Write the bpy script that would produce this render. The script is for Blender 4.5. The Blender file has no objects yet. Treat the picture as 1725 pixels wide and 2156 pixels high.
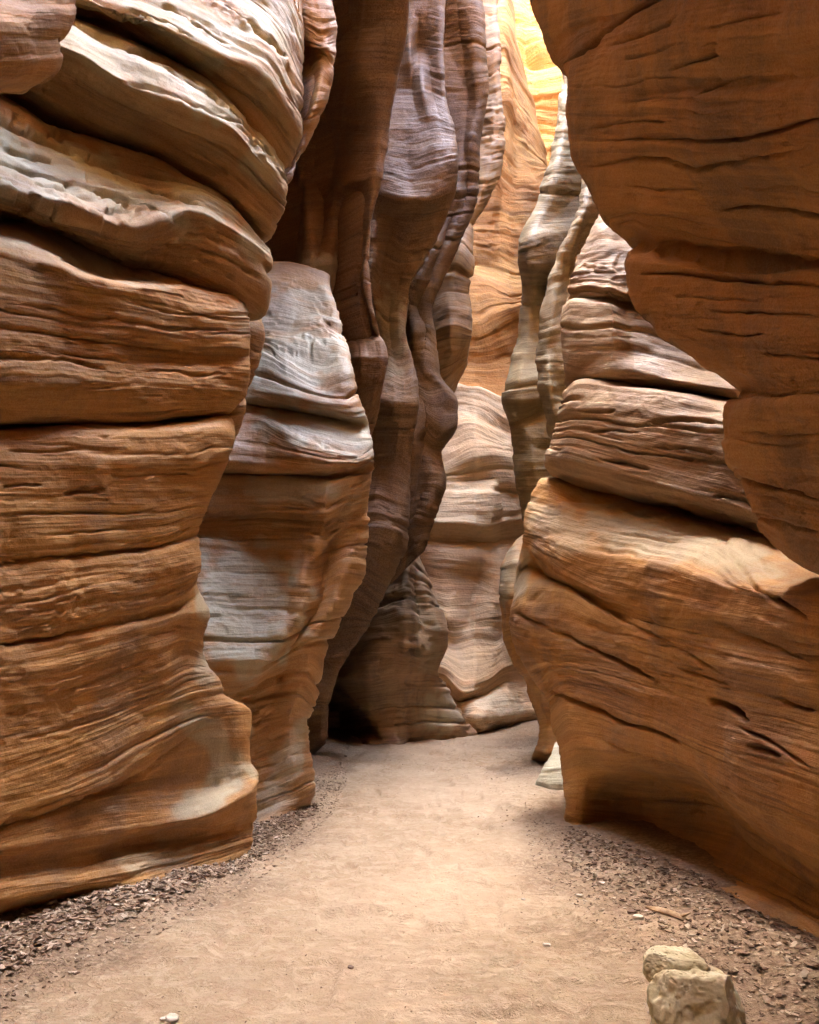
import bpy, math, random
import numpy as np
from mathutils import Vector, Matrix

random.seed(7)
RNG = np.random.default_rng(7)
SC = bpy.context.scene
COL = SC.collection

# ------------------------------------------------------------------ camera, light, exposure
CAM_H = 1.5
PITCH = math.radians(11.0)
FPX = 1661.0                                  # focal length in units of a 1725 x 2156 picture
cd = bpy.data.cameras.new('camera')
cam = bpy.data.objects.new('camera', cd); COL.objects.link(cam)
cam.location = (0, 0, CAM_H)
cam.rotation_euler = (math.radians(90) + PITCH, 0, 0)
cd.sensor_fit = 'VERTICAL'; cd.sensor_height = 24.0
cd.lens = 24.0 * FPX / 2156.0
cd.clip_start = 0.05; cd.clip_end = 500
SC.camera = cam

SUN_EL, SUN_AZ = 54.0, 348.0                  # azimuth clockwise from +Y (the way the camera looks)
W = bpy.data.worlds.new('World'); SC.world = W; W.use_nodes = True
wn = W.node_tree.nodes; wl = W.node_tree.links; wn.clear()
sky = wn.new('ShaderNodeTexSky'); sky.sky_type = 'NISHITA'; sky.sun_disc = False
sky.sun_elevation = math.radians(SUN_EL); sky.sun_rotation = math.radians(SUN_AZ)
sky.air_density = 1.0; sky.dust_density = 4.0; sky.ozone_density = 0.4
bg = wn.new('ShaderNodeBackground'); bg.inputs['Strength'].default_value = 0.15
wo = wn.new('ShaderNodeOutputWorld')
wl.new(sky.outputs[0], bg.inputs[0]); wl.new(bg.outputs[0], wo.inputs[0])

sd = bpy.data.lights.new('sun', 'SUN'); sd.energy = 3.0; sd.angle = math.radians(0.5)
sd.color = (1.0, 0.93, 0.82)
sun = bpy.data.objects.new('sun', sd); COL.objects.link(sun)
az, el = math.radians(SUN_AZ), math.radians(SUN_EL)
to_sun = Vector((math.sin(az) * math.cos(el), math.cos(az) * math.cos(el), math.sin(el)))
sun.rotation_euler = to_sun.to_track_quat('Z', 'Y').to_euler()
sun.location = to_sun * 60

SC.view_settings.view_transform = 'Standard'; SC.view_settings.look = 'None'
SC.view_settings.exposure = 6.7; SC.view_settings.gamma = 1.0
SC.view_settings.use_curve_mapping = False
SC.render.engine = 'CYCLES'
SC.cycles.max_bounces = 7; SC.cycles.diffuse_bounces = 5; SC.cycles.glossy_bounces = 3
SC.cycles.use_denoising = True
SC.cycles.sample_clamp_indirect = 6.0
SC.cycles.caustics_reflective = False; SC.cycles.caustics_refractive = False

# ------------------------------------------------------------------ numpy helpers
_perm = RNG.permutation(4096)
_val = RNG.random(4096) * 2 - 1
def _h(i, j, k):
    return _val[_perm[(_perm[(_perm[i & 4095] + j) & 4095] + k) & 4095]]
def noise(x, y, z):
    x, y, z = np.broadcast_arrays(np.asarray(x, float), np.asarray(y, float), np.asarray(z, float))
    xi = np.floor(x).astype(np.int64); yi = np.floor(y).astype(np.int64); zi = np.floor(z).astype(np.int64)
    fx, fy, fz = x - xi, y - yi, z - zi
    fx = fx * fx * fx * (fx * (fx * 6 - 15) + 10); fy = fy * fy * fy * (fy * (fy * 6 - 15) + 10); fz = fz * fz * fz * (fz * (fz * 6 - 15) + 10)
    def L(a, b, t): return a + (b - a) * t
    return L(L(L(_h(xi, yi, zi), _h(xi+1, yi, zi), fx), L(_h(xi, yi+1, zi), _h(xi+1, yi+1, zi), fx), fy),
             L(L(_h(xi, yi, zi+1), _h(xi+1, yi, zi+1), fx), L(_h(xi, yi+1, zi+1), _h(xi+1, yi+1, zi+1), fx), fy), fz)
def fbm(x, y, z, o=3):
    r = 0; a = 1.0
    for q in range(o):
        r = r + a * noise(x + 17.3*q, y - 9.1*q, z + 5.7*q); a *= 0.5; x = x*2.03; y = y*2.03; z = z*2.03
    return r
def sstep(a, b, x):
    t = np.clip((x - a) / (b - a), 0, 1); return t * t * (3 - 2 * t)
def pchip(xk, yk, xq):
    """monotone cubic through the rows yk[K, ...] at positions xk, read at xq"""
    xk = np.asarray(xk, float); yk = np.asarray(yk, float); K = len(xk)
    if K == 2:
        t = ((xq - xk[0]) / (xk[1] - xk[0])).reshape((-1,) + (1,) * (yk.ndim - 1))
        return yk[0] * (1 - t) + yk[1] * t
    h = np.diff(xk).reshape((-1,) + (1,) * (yk.ndim - 1)); dl = np.diff(yk, axis=0) / h
    m = np.zeros_like(yk)
    w1 = 2*h[1:] + h[:-1]; w2 = h[1:] + 2*h[:-1]
    same = dl[1:] * dl[:-1] > 0
    with np.errstate(divide='ignore', invalid='ignore'):
        hm = (w1 + w2) / (w1 / dl[:-1] + w2 / dl[1:])
    m[1:-1] = np.where(same, hm, 0.0); m[0] = dl[0]; m[-1] = dl[-1]
    i = np.clip(np.searchsorted(xk, xq, side='right') - 1, 0, K - 2)
    sh = (-1,) + (1,) * (yk.ndim - 1)
    hh = (xk[i+1] - xk[i]).reshape(sh); t = ((xq - xk[i])).reshape(sh) / hh
    t2 = t*t; t3 = t2*t
    return (2*t3-3*t2+1)*yk[i] + (t3-2*t2+t)*hh*m[i] + (-2*t3+3*t2)*yk[i+1] + (t3-t2)*hh*m[i+1]

CP, SP = math.cos(PITCH), math.sin(PITCH)
def direction(x, y):
    u = (np.asarray(x, float) - 862.5) / FPX; v = (1078.0 - np.asarray(y, float)) / FPX
    return u, CP - v*SP, SP + v*CP
def world(x, y, Y):
    u, dy, dz = direction(x, y); t = Y / dy
    return np.stack(np.broadcast_arrays(u*t, Y, CAM_H + dz*t), -1)
def ground_depth(x, y):
    u, dy, dz = direction(x, y); return dy * (CAM_H / np.maximum(-dz, 0.02))
def ground_pt(x, y):
    d = ground_depth(x, y); return world(x, y, d)

# ------------------------------------------------------------------ materials
def new_mat(name):
    m = bpy.data.materials.new(name); m.use_nodes = True
    nt = m.node_tree; nt.nodes.clear()
    return m, nt
class NB:
    def __init__(s, nt): s.nt = nt
    def n(s, t, **kw):
        o = s.nt.nodes.new(t)
        for k, v in kw.items(): setattr(o, k, v)
        return o
    def l(s, a, b): s.nt.links.new(a, b)
    def noise(s, vec, scale, detail=4, rough=0.55, dist=0.0):
        o = s.n('ShaderNodeTexNoise'); o.inputs['Scale'].default_value = scale
        o.inputs['Detail'].default_value = detail; o.inputs['Roughness'].default_value = rough
        o.inputs['Distortion'].default_value = dist; s.l(vec, o.inputs['Vector']); return o.outputs['Fac']
    def mapping(s, vec, sc):
        o = s.n('ShaderNodeMapping'); o.inputs['Scale'].default_value = sc; o.inputs['Location'].default_value = (3.31, 7.17, 0.37); s.l(vec, o.inputs['Vector']); return o.outputs[0]
    def ramp(s, fac, stops):
        o = s.n('ShaderNodeValToRGB'); e = o.color_ramp.elements
        while len(e) > 1: e.remove(e[-1])
        e[0].position = stops[0][0]; e[0].color = (*stops[0][1], 1)
        for p, c in stops[1:]:
            q = e.new(p); q.color = (*c, 1)
        s.l(fac, o.inputs[0]); return o.outputs[0]
    def rng(s, fac, a, b, c=0.0, d=1.0):
        o = s.n('ShaderNodeMapRange'); o.interpolation_type = 'SMOOTHSTEP'
        for i, v in enumerate((a, b, c, d)): o.inputs[i+1].default_value = v
        s.l(fac, o.inputs[0]); return o.outputs[0]
    def mix(s, fac, a, b, mode='MIX'):
        o = s.n('ShaderNodeMix', data_type='RGBA', blend_type=mode)
        for sock, v in ((o.inputs[0], fac), (o.inputs[6], a), (o.inputs[7], b)):
            if isinstance(v, (int, float)): sock.default_value = v
            elif isinstance(v, tuple): sock.default_value = (*v, 1)
            else: s.l(v, sock)
        return o.outputs[2]
    def math(s, op, a, b=0.0):
        o = s.n('ShaderNodeMath', operation=op)
        for sock, v in ((o.inputs[0], a), (o.inputs[1], b)):
            if isinstance(v, (int, float)): sock.default_value = v
            else: s.l(v, sock)
        return o.outputs[0]
    def finish(s, col, rough, height, strength=0.6, dist=0.02, spec=0.35):
        b = s.n('ShaderNodeBsdfPrincipled'); o = s.n('ShaderNodeOutputMaterial')
        s.l(col, b.inputs['Base Color'])
        if isinstance(rough, float): b.inputs['Roughness'].default_value = rough
        else: s.l(rough, b.inputs['Roughness'])
        b.inputs['Specular IOR Level'].default_value = spec
        if height is not None:
            u = s.n('ShaderNodeBump'); u.inputs['Strength'].default_value = strength; u.inputs['Distance'].default_value = dist
            s.l(height, u.inputs['Height']); s.l(u.outputs[0], b.inputs['Normal'])
        s.l(b.outputs[0], o.inputs[0])

def rock_material(name, dark, mid, light, varnish=0.3, pale=0.3, scale=1.0,
                  varnish_col=(0.095, 0.06, 0.05), pale_col=(0.56, 0.46, 0.33), rough=0.62, spec=0.35, bump=0.014, alb=0.74, lines=1.0):
    dark, mid, light, pale_col = [tuple(c*alb*w_ for c, w_ in zip(q, (0.97, 1.0, 0.84))) for q in (dark, mid, light, pale_col)]
    m, nt = new_mat(name); b = NB(nt)
    at = b.n('ShaderNodeAttribute'); at.attribute_name = 'bed'; V = at.outputs['Vector']     # (metres along bed, metres across bed, bleaching and painted skylight)
    tc = b.n('ShaderNodeTexCoord'); P = tc.outputs['Object']
    k = 1.0 / scale
    bands = b.noise(b.mapping(V, (0.12*k, 2.6*k, 0)), 1.0, 5, 0.6, 0.3)
    fine = b.noise(b.mapping(V, (0.9*k, 26*k, 0)), 1.0, 4, 0.6)
    hair = b.noise(b.mapping(V, (2.2*k, 75*k, 0)), 1.0, 3, 0.65)
    blot = b.noise(P, 0.9*k, 5, 0.6, 0.6)
    grain = b.noise(P, 95*k, 3, 0.6)
    col = b.ramp(bands, [(0.30, dark), (0.5, mid), (0.70, light)])
    col = b.mix(b.rng(fine, 0.38, 0.66, 0.0, 0.6*lines), col, tuple(c*0.62 for c in mid))
    col = b.mix(b.rng(hair, 0.50, 0.72, 0.0, 0.4*lines), col, tuple(min(1, c*1.25) for c in light))
    seams = b.noise(b.mapping(V, (0.35*k, 11*k, 0)), 1.0, 3, 0.6)
    col = b.mix(b.rng(seams, 0.60, 0.68, 0.0, 0.55*lines), col, tuple(c*0.4 for c in dark))
    # pale bleaching in blotches; the attribute adds more, and skylight painted on upward faces
    sep = b.n('ShaderNodeSeparateXYZ'); b.l(V, sep.inputs[0])
    pm = b.math('MULTIPLY', b.rng(blot, 0.52, 0.66), pale)
    pm = b.math('MAXIMUM', pm, b.math('MULTIPLY', sep.outputs[2], b.rng(b.noise(b.mapping(V, (1.2, 14, 0)), 1.0, 4, 0.6), 0.25, 0.5, 0.35, 0.95)))
    col = b.mix(pm, col, pale_col)
    # desert varnish: dark runs, broken along the beds
    vn = b.noise(b.mapping(P, (1.1, 1.1, 0.35)), 0.8*k, 5, 0.62, 0.8)
    vm = b.math('MULTIPLY', b.rng(vn, 0.47, 0.62), b.rng(fine, 0.25, 0.6, 0.5, 1.0))
    col = b.mix(b.math('MULTIPLY', vm, varnish), col, varnish_col)
    col = b.mix(b.rng(grain, 0.2, 0.8, 0.0, 1.0), b.mix(0.22, col, (0.05, 0.03, 0.02)), b.mix(0.12, col, (0.8, 0.7, 0.6)))
    h = b.math('ADD', b.math('MULTIPLY', hair, 0.55*lines), b.math('MULTIPLY', fine, 0.9*lines))
    h = b.math('ADD', h, b.math('MULTIPLY', b.noise(P, 22*k, 5, 0.65), 0.55))
    h = b.math('ADD', h, b.math('MULTIPLY', grain, 0.08))
    ro = b.rng(blot, 0.3, 0.7, rough - 0.08, rough + 0.16)
    b.finish(col, ro, h, 0.75, bump*scale, spec)
    return m

M_NEAR = rock_material('sandstone_orange', (0.46, 0.19, 0.045), (0.61, 0.28, 0.068), (0.68, 0.37, 0.11), 0.42, 0.06, 1.0, alb=.78, spec=.15)
M_OVER = rock_material('sandstone_overhang', (0.40, 0.165, 0.045), (0.56, 0.25, 0.065), (0.62, 0.32, 0.10), 0.62, 0.05, 1.0, alb=.78, spec=.15, lines=.7, varnish_col=(0.13,0.085,0.05))
M_LEDGE = rock_material('sandstone_ledge', (0.40, 0.20, 0.075), (0.52, 0.29, 0.125), (0.60, 0.40, 0.21), 0.35, 0.2, 1.0, pale_col=(0.53, 0.48, 0.345), alb=.8, spec=.25)
M_GREY = rock_material('sandstone_slate', (0.36, 0.25, 0.17), (0.48, 0.38, 0.29), (0.58, 0.50, 0.41), 0.3, 0.55, 1.4, pale_col=(0.58, 0.56, 0.50), rough=0.45, spec=0.45, alb=.76)
M_WARM = rock_material('sandstone_buttress', (0.44, 0.20, 0.07), (0.56, 0.285, 0.105), (0.62, 0.38, 0.18), 0.35, 0.2, 1.3, pale_col=(0.56, 0.535, 0.475), rough=0.5, spec=0.3, alb=.8)
M_PINK = rock_material('sandstone_pink', (0.44, 0.225, 0.115), (0.56, 0.335, 0.19), (0.64, 0.45, 0.29), 0.5, 0.22, 1.2, alb=.85, spec=.2)
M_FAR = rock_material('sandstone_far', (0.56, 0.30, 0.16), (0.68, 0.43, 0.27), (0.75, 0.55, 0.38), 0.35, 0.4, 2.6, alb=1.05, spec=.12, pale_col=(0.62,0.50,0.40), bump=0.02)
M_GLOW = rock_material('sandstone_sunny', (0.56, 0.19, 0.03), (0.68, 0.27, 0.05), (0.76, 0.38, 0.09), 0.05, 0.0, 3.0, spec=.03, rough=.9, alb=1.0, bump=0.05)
M_BOUNCE = rock_material('sandstone_warm_bounce', (0.40, 0.14, 0.03), (0.50, 0.20, 0.045), (0.60, 0.30, 0.09), 0.25, 0.05, 2.6, spec=.05, rough=.85, alb=1.0, bump=0.02)  # orange of bounced light put into the upper wall's colour
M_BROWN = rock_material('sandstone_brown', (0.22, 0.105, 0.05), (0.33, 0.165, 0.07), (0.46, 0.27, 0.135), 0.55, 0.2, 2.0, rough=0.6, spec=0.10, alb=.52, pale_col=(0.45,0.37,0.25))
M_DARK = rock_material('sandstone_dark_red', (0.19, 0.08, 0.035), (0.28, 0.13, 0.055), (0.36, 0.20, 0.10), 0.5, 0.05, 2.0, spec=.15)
M_GREEN = rock_material('sandstone_olive', (0.34, 0.225, 0.11), (0.52, 0.37, 0.20), (0.62, 0.49, 0.29), 0.4, 0.4, 2.0, spec=.2, alb=.9)
M_WHITE = rock_material('sandstone_bleached', (0.46, 0.39, 0.29), (0.55, 0.48, 0.36), (0.62, 0.56, 0.44), 0.1, 0.5, 1.4, spec=.1, rough=.8, alb=.95)
M_CORE = rock_material('sandstone_mass', (0.36, 0.19, 0.09), (0.45, 0.26, 0.14), (0.53, 0.36, 0.22), 0.2, 0.2, 3.0)

# ------------------------------------------------------------------ object helpers
def link(o, parent=None):
    COL.objects.link(o)
    if parent is not None: o.parent = parent
    return o
def thing(name, label, cat, loc=(0, 0, 0), group=None):
    o = bpy.data.objects.new(name, None); link(o); o.location = loc; o.empty_display_size = 0.3
    o['label'] = label; o['category'] = cat
    if group: o['group'] = group
    return o
def tag(o, label, cat, group=None, kind=None):
    if label: o['label'] = label
    if cat: o['category'] = cat
    if group: o['group'] = group
    if kind: o['kind'] = kind
    return o
def grid_mesh(name, P, attr=None, smooth=True):
    nv, nu = P.shape[:2]; N = nv * nu
    me = bpy.data.meshes.new(name)
    me.vertices.add(N); me.vertices.foreach_set('co', P.reshape(-1).astype(np.float32))
    idx = np.arange(N).reshape(nv, nu)
    q = np.stack([idx[:-1, :-1], idx[:-1, 1:], idx[1:, 1:], idx[1:, :-1]], -1).reshape(-1, 4)
    F = len(q)
    me.loops.add(F*4); me.loops.foreach_set('vertex_index', q.reshape(-1).astype(np.int32))
    me.polygons.add(F); me.polygons.foreach_set('loop_start', np.arange(0, F*4, 4, dtype=np.int32))
    me.polygons.foreach_set('use_smooth', np.ones(F, bool) if smooth else np.zeros(F, bool))
    if attr is not None:
        a = me.attributes.new('bed', 'FLOAT_VECTOR', 'POINT'); a.data.foreach_set('vector', attr.reshape(-1).astype(np.float32))
    me.update(); me.validate()
    return me

SPACING = 3.0
TOTAL = [0]
def normals(P):
    du = np.gradient(P, axis=1); dv = np.gradient(P, axis=0)
    n = np.cross(du, dv); n /= np.maximum(np.linalg.norm(n, axis=-1, keepdims=True), 1e-9)
    return n

def beds(s, u, h, uf, seed, notch=0.5):
    """discrete layers: each stands out by its own amount, with a worn top edge and a sharp undercut foot"""
    q = s / h; i = np.floor(q); f = q - i
    a = noise(u*uf, i*7.31 + 0.37, seed + 0.5)
    wdt = 0.5 + 0.5*noise(u*uf*2.3, i*3.17 + 0.61, seed + 4.5)
    edge = sstep(0.0, 0.10, f) * (1 - sstep(0.55, 1.0, f)*0.55)
    return 0.75*a + notch*(edge - 0.8)*(0.35 + wdt)

def strata(P, U, S, sc, rough=1.0, flute=0.0, fine=1.0, lump=1.0, bed=1.0):
    """relief of water-worn cross-bedded sandstone, metres along the normal"""
    x, y, z = P[..., 0], P[..., 1], P[..., 2]
    k = 1.0 / sc
    w = (0.05 * fbm(x*0.8*k, y*0.8*k, z*0.8*k, 2) + 0.012*noise(x*5*k, y*5*k, z*5*k)) * sc
    s = S + w
    u = U
    big = fbm(x*0.75*k, y*0.75*k, z*1.0*k, 3)
    d = 0.05 * big * lump + 0.03*lump*np.abs(noise(x*1.9*k+9, y*1.9*k, z*2.4*k))
    m1 = sstep(-0.45, 0.4, noise(u*0.3*k, s*0.9*k, 3.1))
    m2 = sstep(-0.3, 0.4, noise(u*0.45*k, s*1.7*k, 8.7))
    m3 = sstep(-0.2, 0.4, noise(u*0.8*k, s*2.9*k, 12.7))
    b1 = beds(s, u, 0.31*sc, 0.10*k, 1.0)
    b2 = beds(s + 0.02*noise(u*0.6*k, s*2, 2.0)*sc, u, 0.105*sc, 0.22*k, 21.0)
    b3 = beds(s + 0.01*noise(u*1.1*k, s*3, 5.0)*sc, u, 0.037*sc, 0.45*k, 41.0, 0.7)
    d = d + bed*(0.022*b1*(0.3+0.7*m1) + 0.015*b2*(0.15+0.85*m2)) + 0.006*b3*(0.25+0.75*m3)*fine
    # deep narrow joints and slots that run out along the bed
    g1 = np.exp(-(noise(u*0.07*k, s/0.24*k, 21.5)/0.05)**2) * sstep(0.0, 0.3, noise(u*0.5*k, s*2.2*k, 31.0))
    g2 = np.exp(-(noise(u*0.16*k, s/0.08*k, 25.5)/0.08)**2) * sstep(0.05, 0.35, noise(u*0.9*k, s*4.0*k, 37.0))
    d = d - 0.036*g1*rough - 0.013*g2*rough*fine
    # flaked edges: thin sheets broken off along the beds
    fl = noise(u*0.75*k, s*7.5*k, 44.0) + 0.30*noise(u*5.5*k, s*20*k, 47.0) + 0.15*noise(u*15*k, s*30*k, 48.0)
    fl2 = noise(u*1.6*k, s*22*k, 54.0) + 0.35*noise(u*9*k, s*44*k, 57.0)
    chip = sstep(0.1, 0.5, noise(x*0.9*k, y*0.9*k, z*0.9*k + 70))
    d = d + rough*(0.012*sstep(0.16, 0.19, fl) + 0.006*sstep(0.18, 0.24, fl2))*(0.3 + 0.7*chip)
    # shallow pits
    d = d - rough*0.012*chip*sstep(0.42, 0.62, noise(u*5*k, s*17*k, 81.0))
    if flute:
        d = d + flute*(0.07*np.abs(noise(u*1.3*k + 0.3*s, s*0.08*k, 61.0)) + 0.025*np.abs(noise(u*3.7*k - 0.5*s, s*0.15*k, 63.0)))
    d = d + 0.004*fbm(x*9*k, y*9*k, z*16*k, 3)
    return d * sc

def interp_base(base, x):
    bx = [b[0] for b in base]; by = [b[1] for b in base]
    return np.interp(x, bx, by)

def rock_patch(name, mat, parent, rows, base, pre='curl', post='curl', curl=(0.2, 0.2), top=None, bottom=None,
               side=-1, sc=1.0, rough=1.0, flute=0.0, fine=1.0, lump=1.0, bleach_sky=(), label=None, xl=None, xr=None, spacing=None,
               warp=1.0, bed=1.0, crease=0.55, lean=0.0, vcrease=0.7, amp=1.0, cracks=()):
    """a rock surface through bed lines given from bottom to top; every line is (x, y, setback)
    rows are sight lines into the place; base gives the distance of the face along them."""
    sp = spacing or SPACING
    rows2 = []
    for r in rows:
        r = [tuple(p) for p in r]
        if xl is not None and r[0][0] > xl: r = [(xl, r[0][1] + (r[0][1]-r[1][1])*0.3, r[0][2])] + r
        if xr is not None and r[-1][0] < xr: r = r + [(xr, r[-1][1] + (r[-1][1]-r[-2][1])*0.3, r[-1][2])]
        q = []
        for (x, y, o) in r:
            if o is None: o = float(ground_depth(x, y)) - float(interp_base(base, x))
            q.append((x, y, o))
        rows2.append(q)
    wid = max(abs(r[-1][0]-r[0][0]) for r in rows2)
    NU = int(max(24, wid / sp))
    t = np.linspace(0, 1, NU)
    G = []
    for r in rows2:
        a = np.array(r, float); xs = a[:, 0]
        tt = np.concatenate([[0], np.cumsum(np.abs(np.diff(xs)) + 0.35*np.abs(np.diff(a[:, 1])))]); tt /= tt[-1]
        g = pchip(tt, a, t)
        if crease: g[:, 2] = g[:, 2]*(1-crease) + crease*np.interp(t, tt, a[:, 2])
        G.append(g)
    G = np.array(G)                                       # K, NU, 3
    vpos = [0.0]
    for i in range(1, len(G)):
        dd = np.hypot(G[i, :, 0]-G[i-1, :, 0], G[i, :, 1]-G[i-1, :, 1])
        vpos.append(vpos[-1] + max(5.0, float(np.mean(dd))))
    vpos = np.array(vpos); NV = int(max(24, vpos[-1] / sp))
    vq = np.linspace(0, vpos[-1], NV)
    I = pchip(vpos, G, vq)                                # NV, NU, 3
    X, Yp, off = I[..., 0], I[..., 1], I[..., 2]
    if vcrease:
        ii = np.clip(np.searchsorted(vpos, vq, side='right') - 1, 0, len(vpos)-2)
        tt = ((vq - vpos[ii]) / (vpos[ii+1] - vpos[ii]))[:, None]
        off = off*(1-vcrease) + vcrease*(G[ii, :, 2]*(1-tt) + G[ii+1, :, 2]*tt)
    off = off*amp
    # a little uneven line to silhouettes
    D = interp_base(base, X) + off
    if lean: D = D + lean * (np.clip((1540 - Yp)/840, 0, 1.3) - 0.0)
    md = float(np.mean(D))
    def arc(edge, c):
        R = np.maximum(c / D * FPX, 3.0)
        w = np.clip(1 - np.abs(X - X[:, edge:edge+1] if edge == 0 else X - X[:, -1:]) / R, 0, 0.995)
        return c * (1 - np.sqrt(1 - w*w))
    if pre == 'curl': D = D + arc(0, curl[0])
    if post == 'curl': D = D + arc(-1, curl[1])
    P = world(X, Yp, D)
    S = (vq * md / FPX)[:, None] * np.ones((1, NU))
    # along-bed metres
    seg = np.linalg.norm(np.diff(P, axis=1), axis=-1); U = np.concatenate([np.zeros((NV, 1)), np.cumsum(seg, 1)], 1)
    U = U - U[:, NU//2:NU//2+1]
    mid = np.mean(U, axis=0); U = 0.2*U + 0.8*mid[None, :]
    BL = np.zeros((NV, NU))
    for (bx, by, rx, ry, ang, st) in bleach_sky:  # ellipses of bleached rock, and of skylight painted on lit faces
        ca, sa = math.cos(math.radians(ang)), math.sin(math.radians(ang))
        ex = ((X-bx)*ca - (Yp-by)*sa)/rx; ey = ((X-bx)*sa + (Yp-by)*ca)/ry
        q = np.sqrt(ex*ex + ey*ey) + 0.35*noise(P[..., 0]*7, P[..., 1]*7, P[..., 2]*7)
        BL = np.maximum(BL, st * (1 - sstep(0.55, 1.1, q)))
    wgt = np.ones((NV, NU))
    CR = np.zeros((NV, NU))
    wob = 5.0*noise(X/60.0, Yp/60.0, 3.3) + 2.2*noise(X/17.0, Yp/17.0, 6.3)
    for (pts, wd, dp) in cracks:
        p = np.array(pts, float); best = np.full((NV, NU), 1e9); along = np.zeros((NV, NU)); tot = 0.0
        L_ = np.hypot(np.diff(p[:, 0]), np.diff(p[:, 1])); LL = L_.sum()
        for a_, b_, l_ in zip(p[:-1], p[1:], L_):
            v = b_ - a_; tt = np.clip(((X-a_[0])*v[0] + (Yp-a_[1])*v[1])/(l_*l_), 0, 1)
            dd = (Yp + wob - a_[1] - tt*v[1]); ex = X - a_[0] - tt*v[0]
            ds = np.hypot(dd, ex); m = ds < best
            best = np.where(m, ds, best); along = np.where(m, (tot + tt*l_)/LL, along); tot += l_
        taper = np.clip(np.minimum(along, 1-along)*6, 0.0, 1) if wd < 9 else 1.0
        thick = wd*(0.45 + 0.75*np.abs(noise(X/45.0, Yp/45.0, 9.1)))*(0.35 + 0.65*taper)
        CR = np.maximum(CR, dp*taper*np.exp(-(best/np.maximum(thick, 1.2))**2))
    def ext_cols(P, edge, mode, c):
        E = P[:, edge]                                    # NV, 3
        nxt = []
        if mode == 'curl':
            r = E[:, :2] / np.linalg.norm(E[:, :2], axis=1, keepdims=True)
            sgn = 1.0 if edge == -1 else -1.0
            n = np.stack([r[:, 1], -r[:, 0]], 1) * sgn        # points off the rock, to the gap
            for th in np.linspace(0.12, 1.0, 9):
                a = th * math.radians(115)
                q = E.copy(); q[:, :2] = E[:, :2] + r*c*math.sin(a)*1.2 - n*c*(1-math.cos(a))
                nxt.append(q)
            last = nxt[-1]
            for (a, b_) in ((0.5, 0.5), (1.2, 1.4), (2.2, 3.0), (3.5, 5.5)):
                q = last.copy(); q[:, :2] = last[:, :2] + r*a - n*b_; nxt.append(q)
        elif mode is not None:
            for (dx, dy) in mode:
                for f in (0.25, 0.5, 0.75, 1.0):
                    prev = nxt[-1] if f == 0.25 else start
                    if f == 0.25: start = prev if nxt else E
                    q = start.copy(); q[:, 0] += dx*f; q[:, 1] += dy*f; nxt.append(q)
                    if f == 1.0: pass
        return nxt
    # columns that carry the rock on out of sight
    def ext_list(edge, mode, c):
        if mode is None: return []
        if mode == 'curl': return ext_cols(P, edge, mode, c)
        out = []; E = P[:, edge].copy(); cx = cy = 0.0
        for (dx, dy) in mode:
            for f in (0.25, 0.5, 0.75, 1.0):
                q = E.copy(); q[:, 0] += cx + dx*f; q[:, 1] += cy + dy*f; out.append(q)
            cx += dx; cy += dy
        return out
    A = ext_list(0, pre, curl[0])[::-1]; B = ext_list(-1, post, curl[1])
    parts = ([np.stack(A, 1)] if A else []) + [P] + ([np.stack(B, 1)] if B else [])
    P = np.concatenate(parts, 1)
    def pad(Q, l, r, mul=None):
        L_ = np.repeat(Q[:, :1], l, 1); R_ = np.repeat(Q[:, -1:], r, 1); return np.concatenate([L_, Q, R_], 1)
    S = pad(S, len(A), len(B)); BL = pad(BL, len(A), len(B)); CR = pad(CR, len(A), len(B))
    seg = np.linalg.norm(np.diff(P, axis=1), axis=-1).mean(0); Uc = np.concatenate([[0], np.cumsum(seg)])
    U0 = pad(U, len(A), len(B))
    if A: U0[:, :len(A)] -= (Uc[len(A)] - Uc[:len(A)])[None, :]
    if B: U0[:, -len(B):] += (Uc[-len(B):] - Uc[-len(B)-1])[None, :]
    U = U0
    wgt = np.concatenate([np.linspace(0.5, 1, len(A))[None, :].repeat(NV, 0) if A else np.zeros((NV, 0)), wgt,
                          np.linspace(1, 0.5, len(B))[None, :].repeat(NV, 0) if B else np.zeros((NV, 0))], 1)
    def ext_rows(row, spec):
        out = []; prev = np.zeros(3)
        for (dz, lat, dy) in spec:
            tgt = np.array([side*lat, dy, dz], float)
            n = max(3, int(np.linalg.norm(tgt-prev)/0.35)); n = min(n, 24)
            for f in np.linspace(0, 1, n+1)[1:]:
                out.append(row + prev + (tgt-prev)*f)
            prev = tgt
        return out
    if top:
        T = ext_rows(P[-1], top); P = np.concatenate([P, np.stack(T, 0)], 0)
        k = len(T); ln = np.linalg.norm(np.array(T)-P[NV-1][None], axis=-1).mean(1)
        S = np.concatenate([S, S[-1:] + ln[:, None]], 0); U = np.concatenate([U, np.repeat(U[-1:], k, 0)], 0)
        CR = np.concatenate([CR, np.repeat(CR[-1:]*0, k, 0)], 0); BL = np.concatenate([BL, np.repeat(BL[-1:]*0, k, 0)], 0); wgt = np.concatenate([wgt, np.repeat(wgt[-1:], k, 0)], 0)
    if bottom:
        T = ext_rows(P[0], bottom)[::-1]; k = len(T)
        ln = np.linalg.norm(np.array(T)-P[0][None], axis=-1).mean(1)
        P = np.concatenate([np.stack(T, 0), P], 0)
        S = np.concatenate([S[:1] - ln[:, None], S], 0); U = np.concatenate([np.repeat(U[:1], k, 0), U], 0)
        CR = np.concatenate([np.repeat(CR[:1]*0, k, 0), CR], 0); BL = np.concatenate([np.repeat(BL[:1]*0, k, 0), BL], 0); wgt = np.concatenate([np.repeat(wgt[:1], k, 0), wgt], 0)
    seed = (sum(ord(c) for c in name) + 13*len(rows) + int(abs(rows[0][0][1]))) % 97
    n = normals(P)
    d = strata(P + seed*3.7, U + seed*1.9, S + seed*2.3, sc, rough, flute, fine, lump, bed) * wgt - CR
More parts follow.
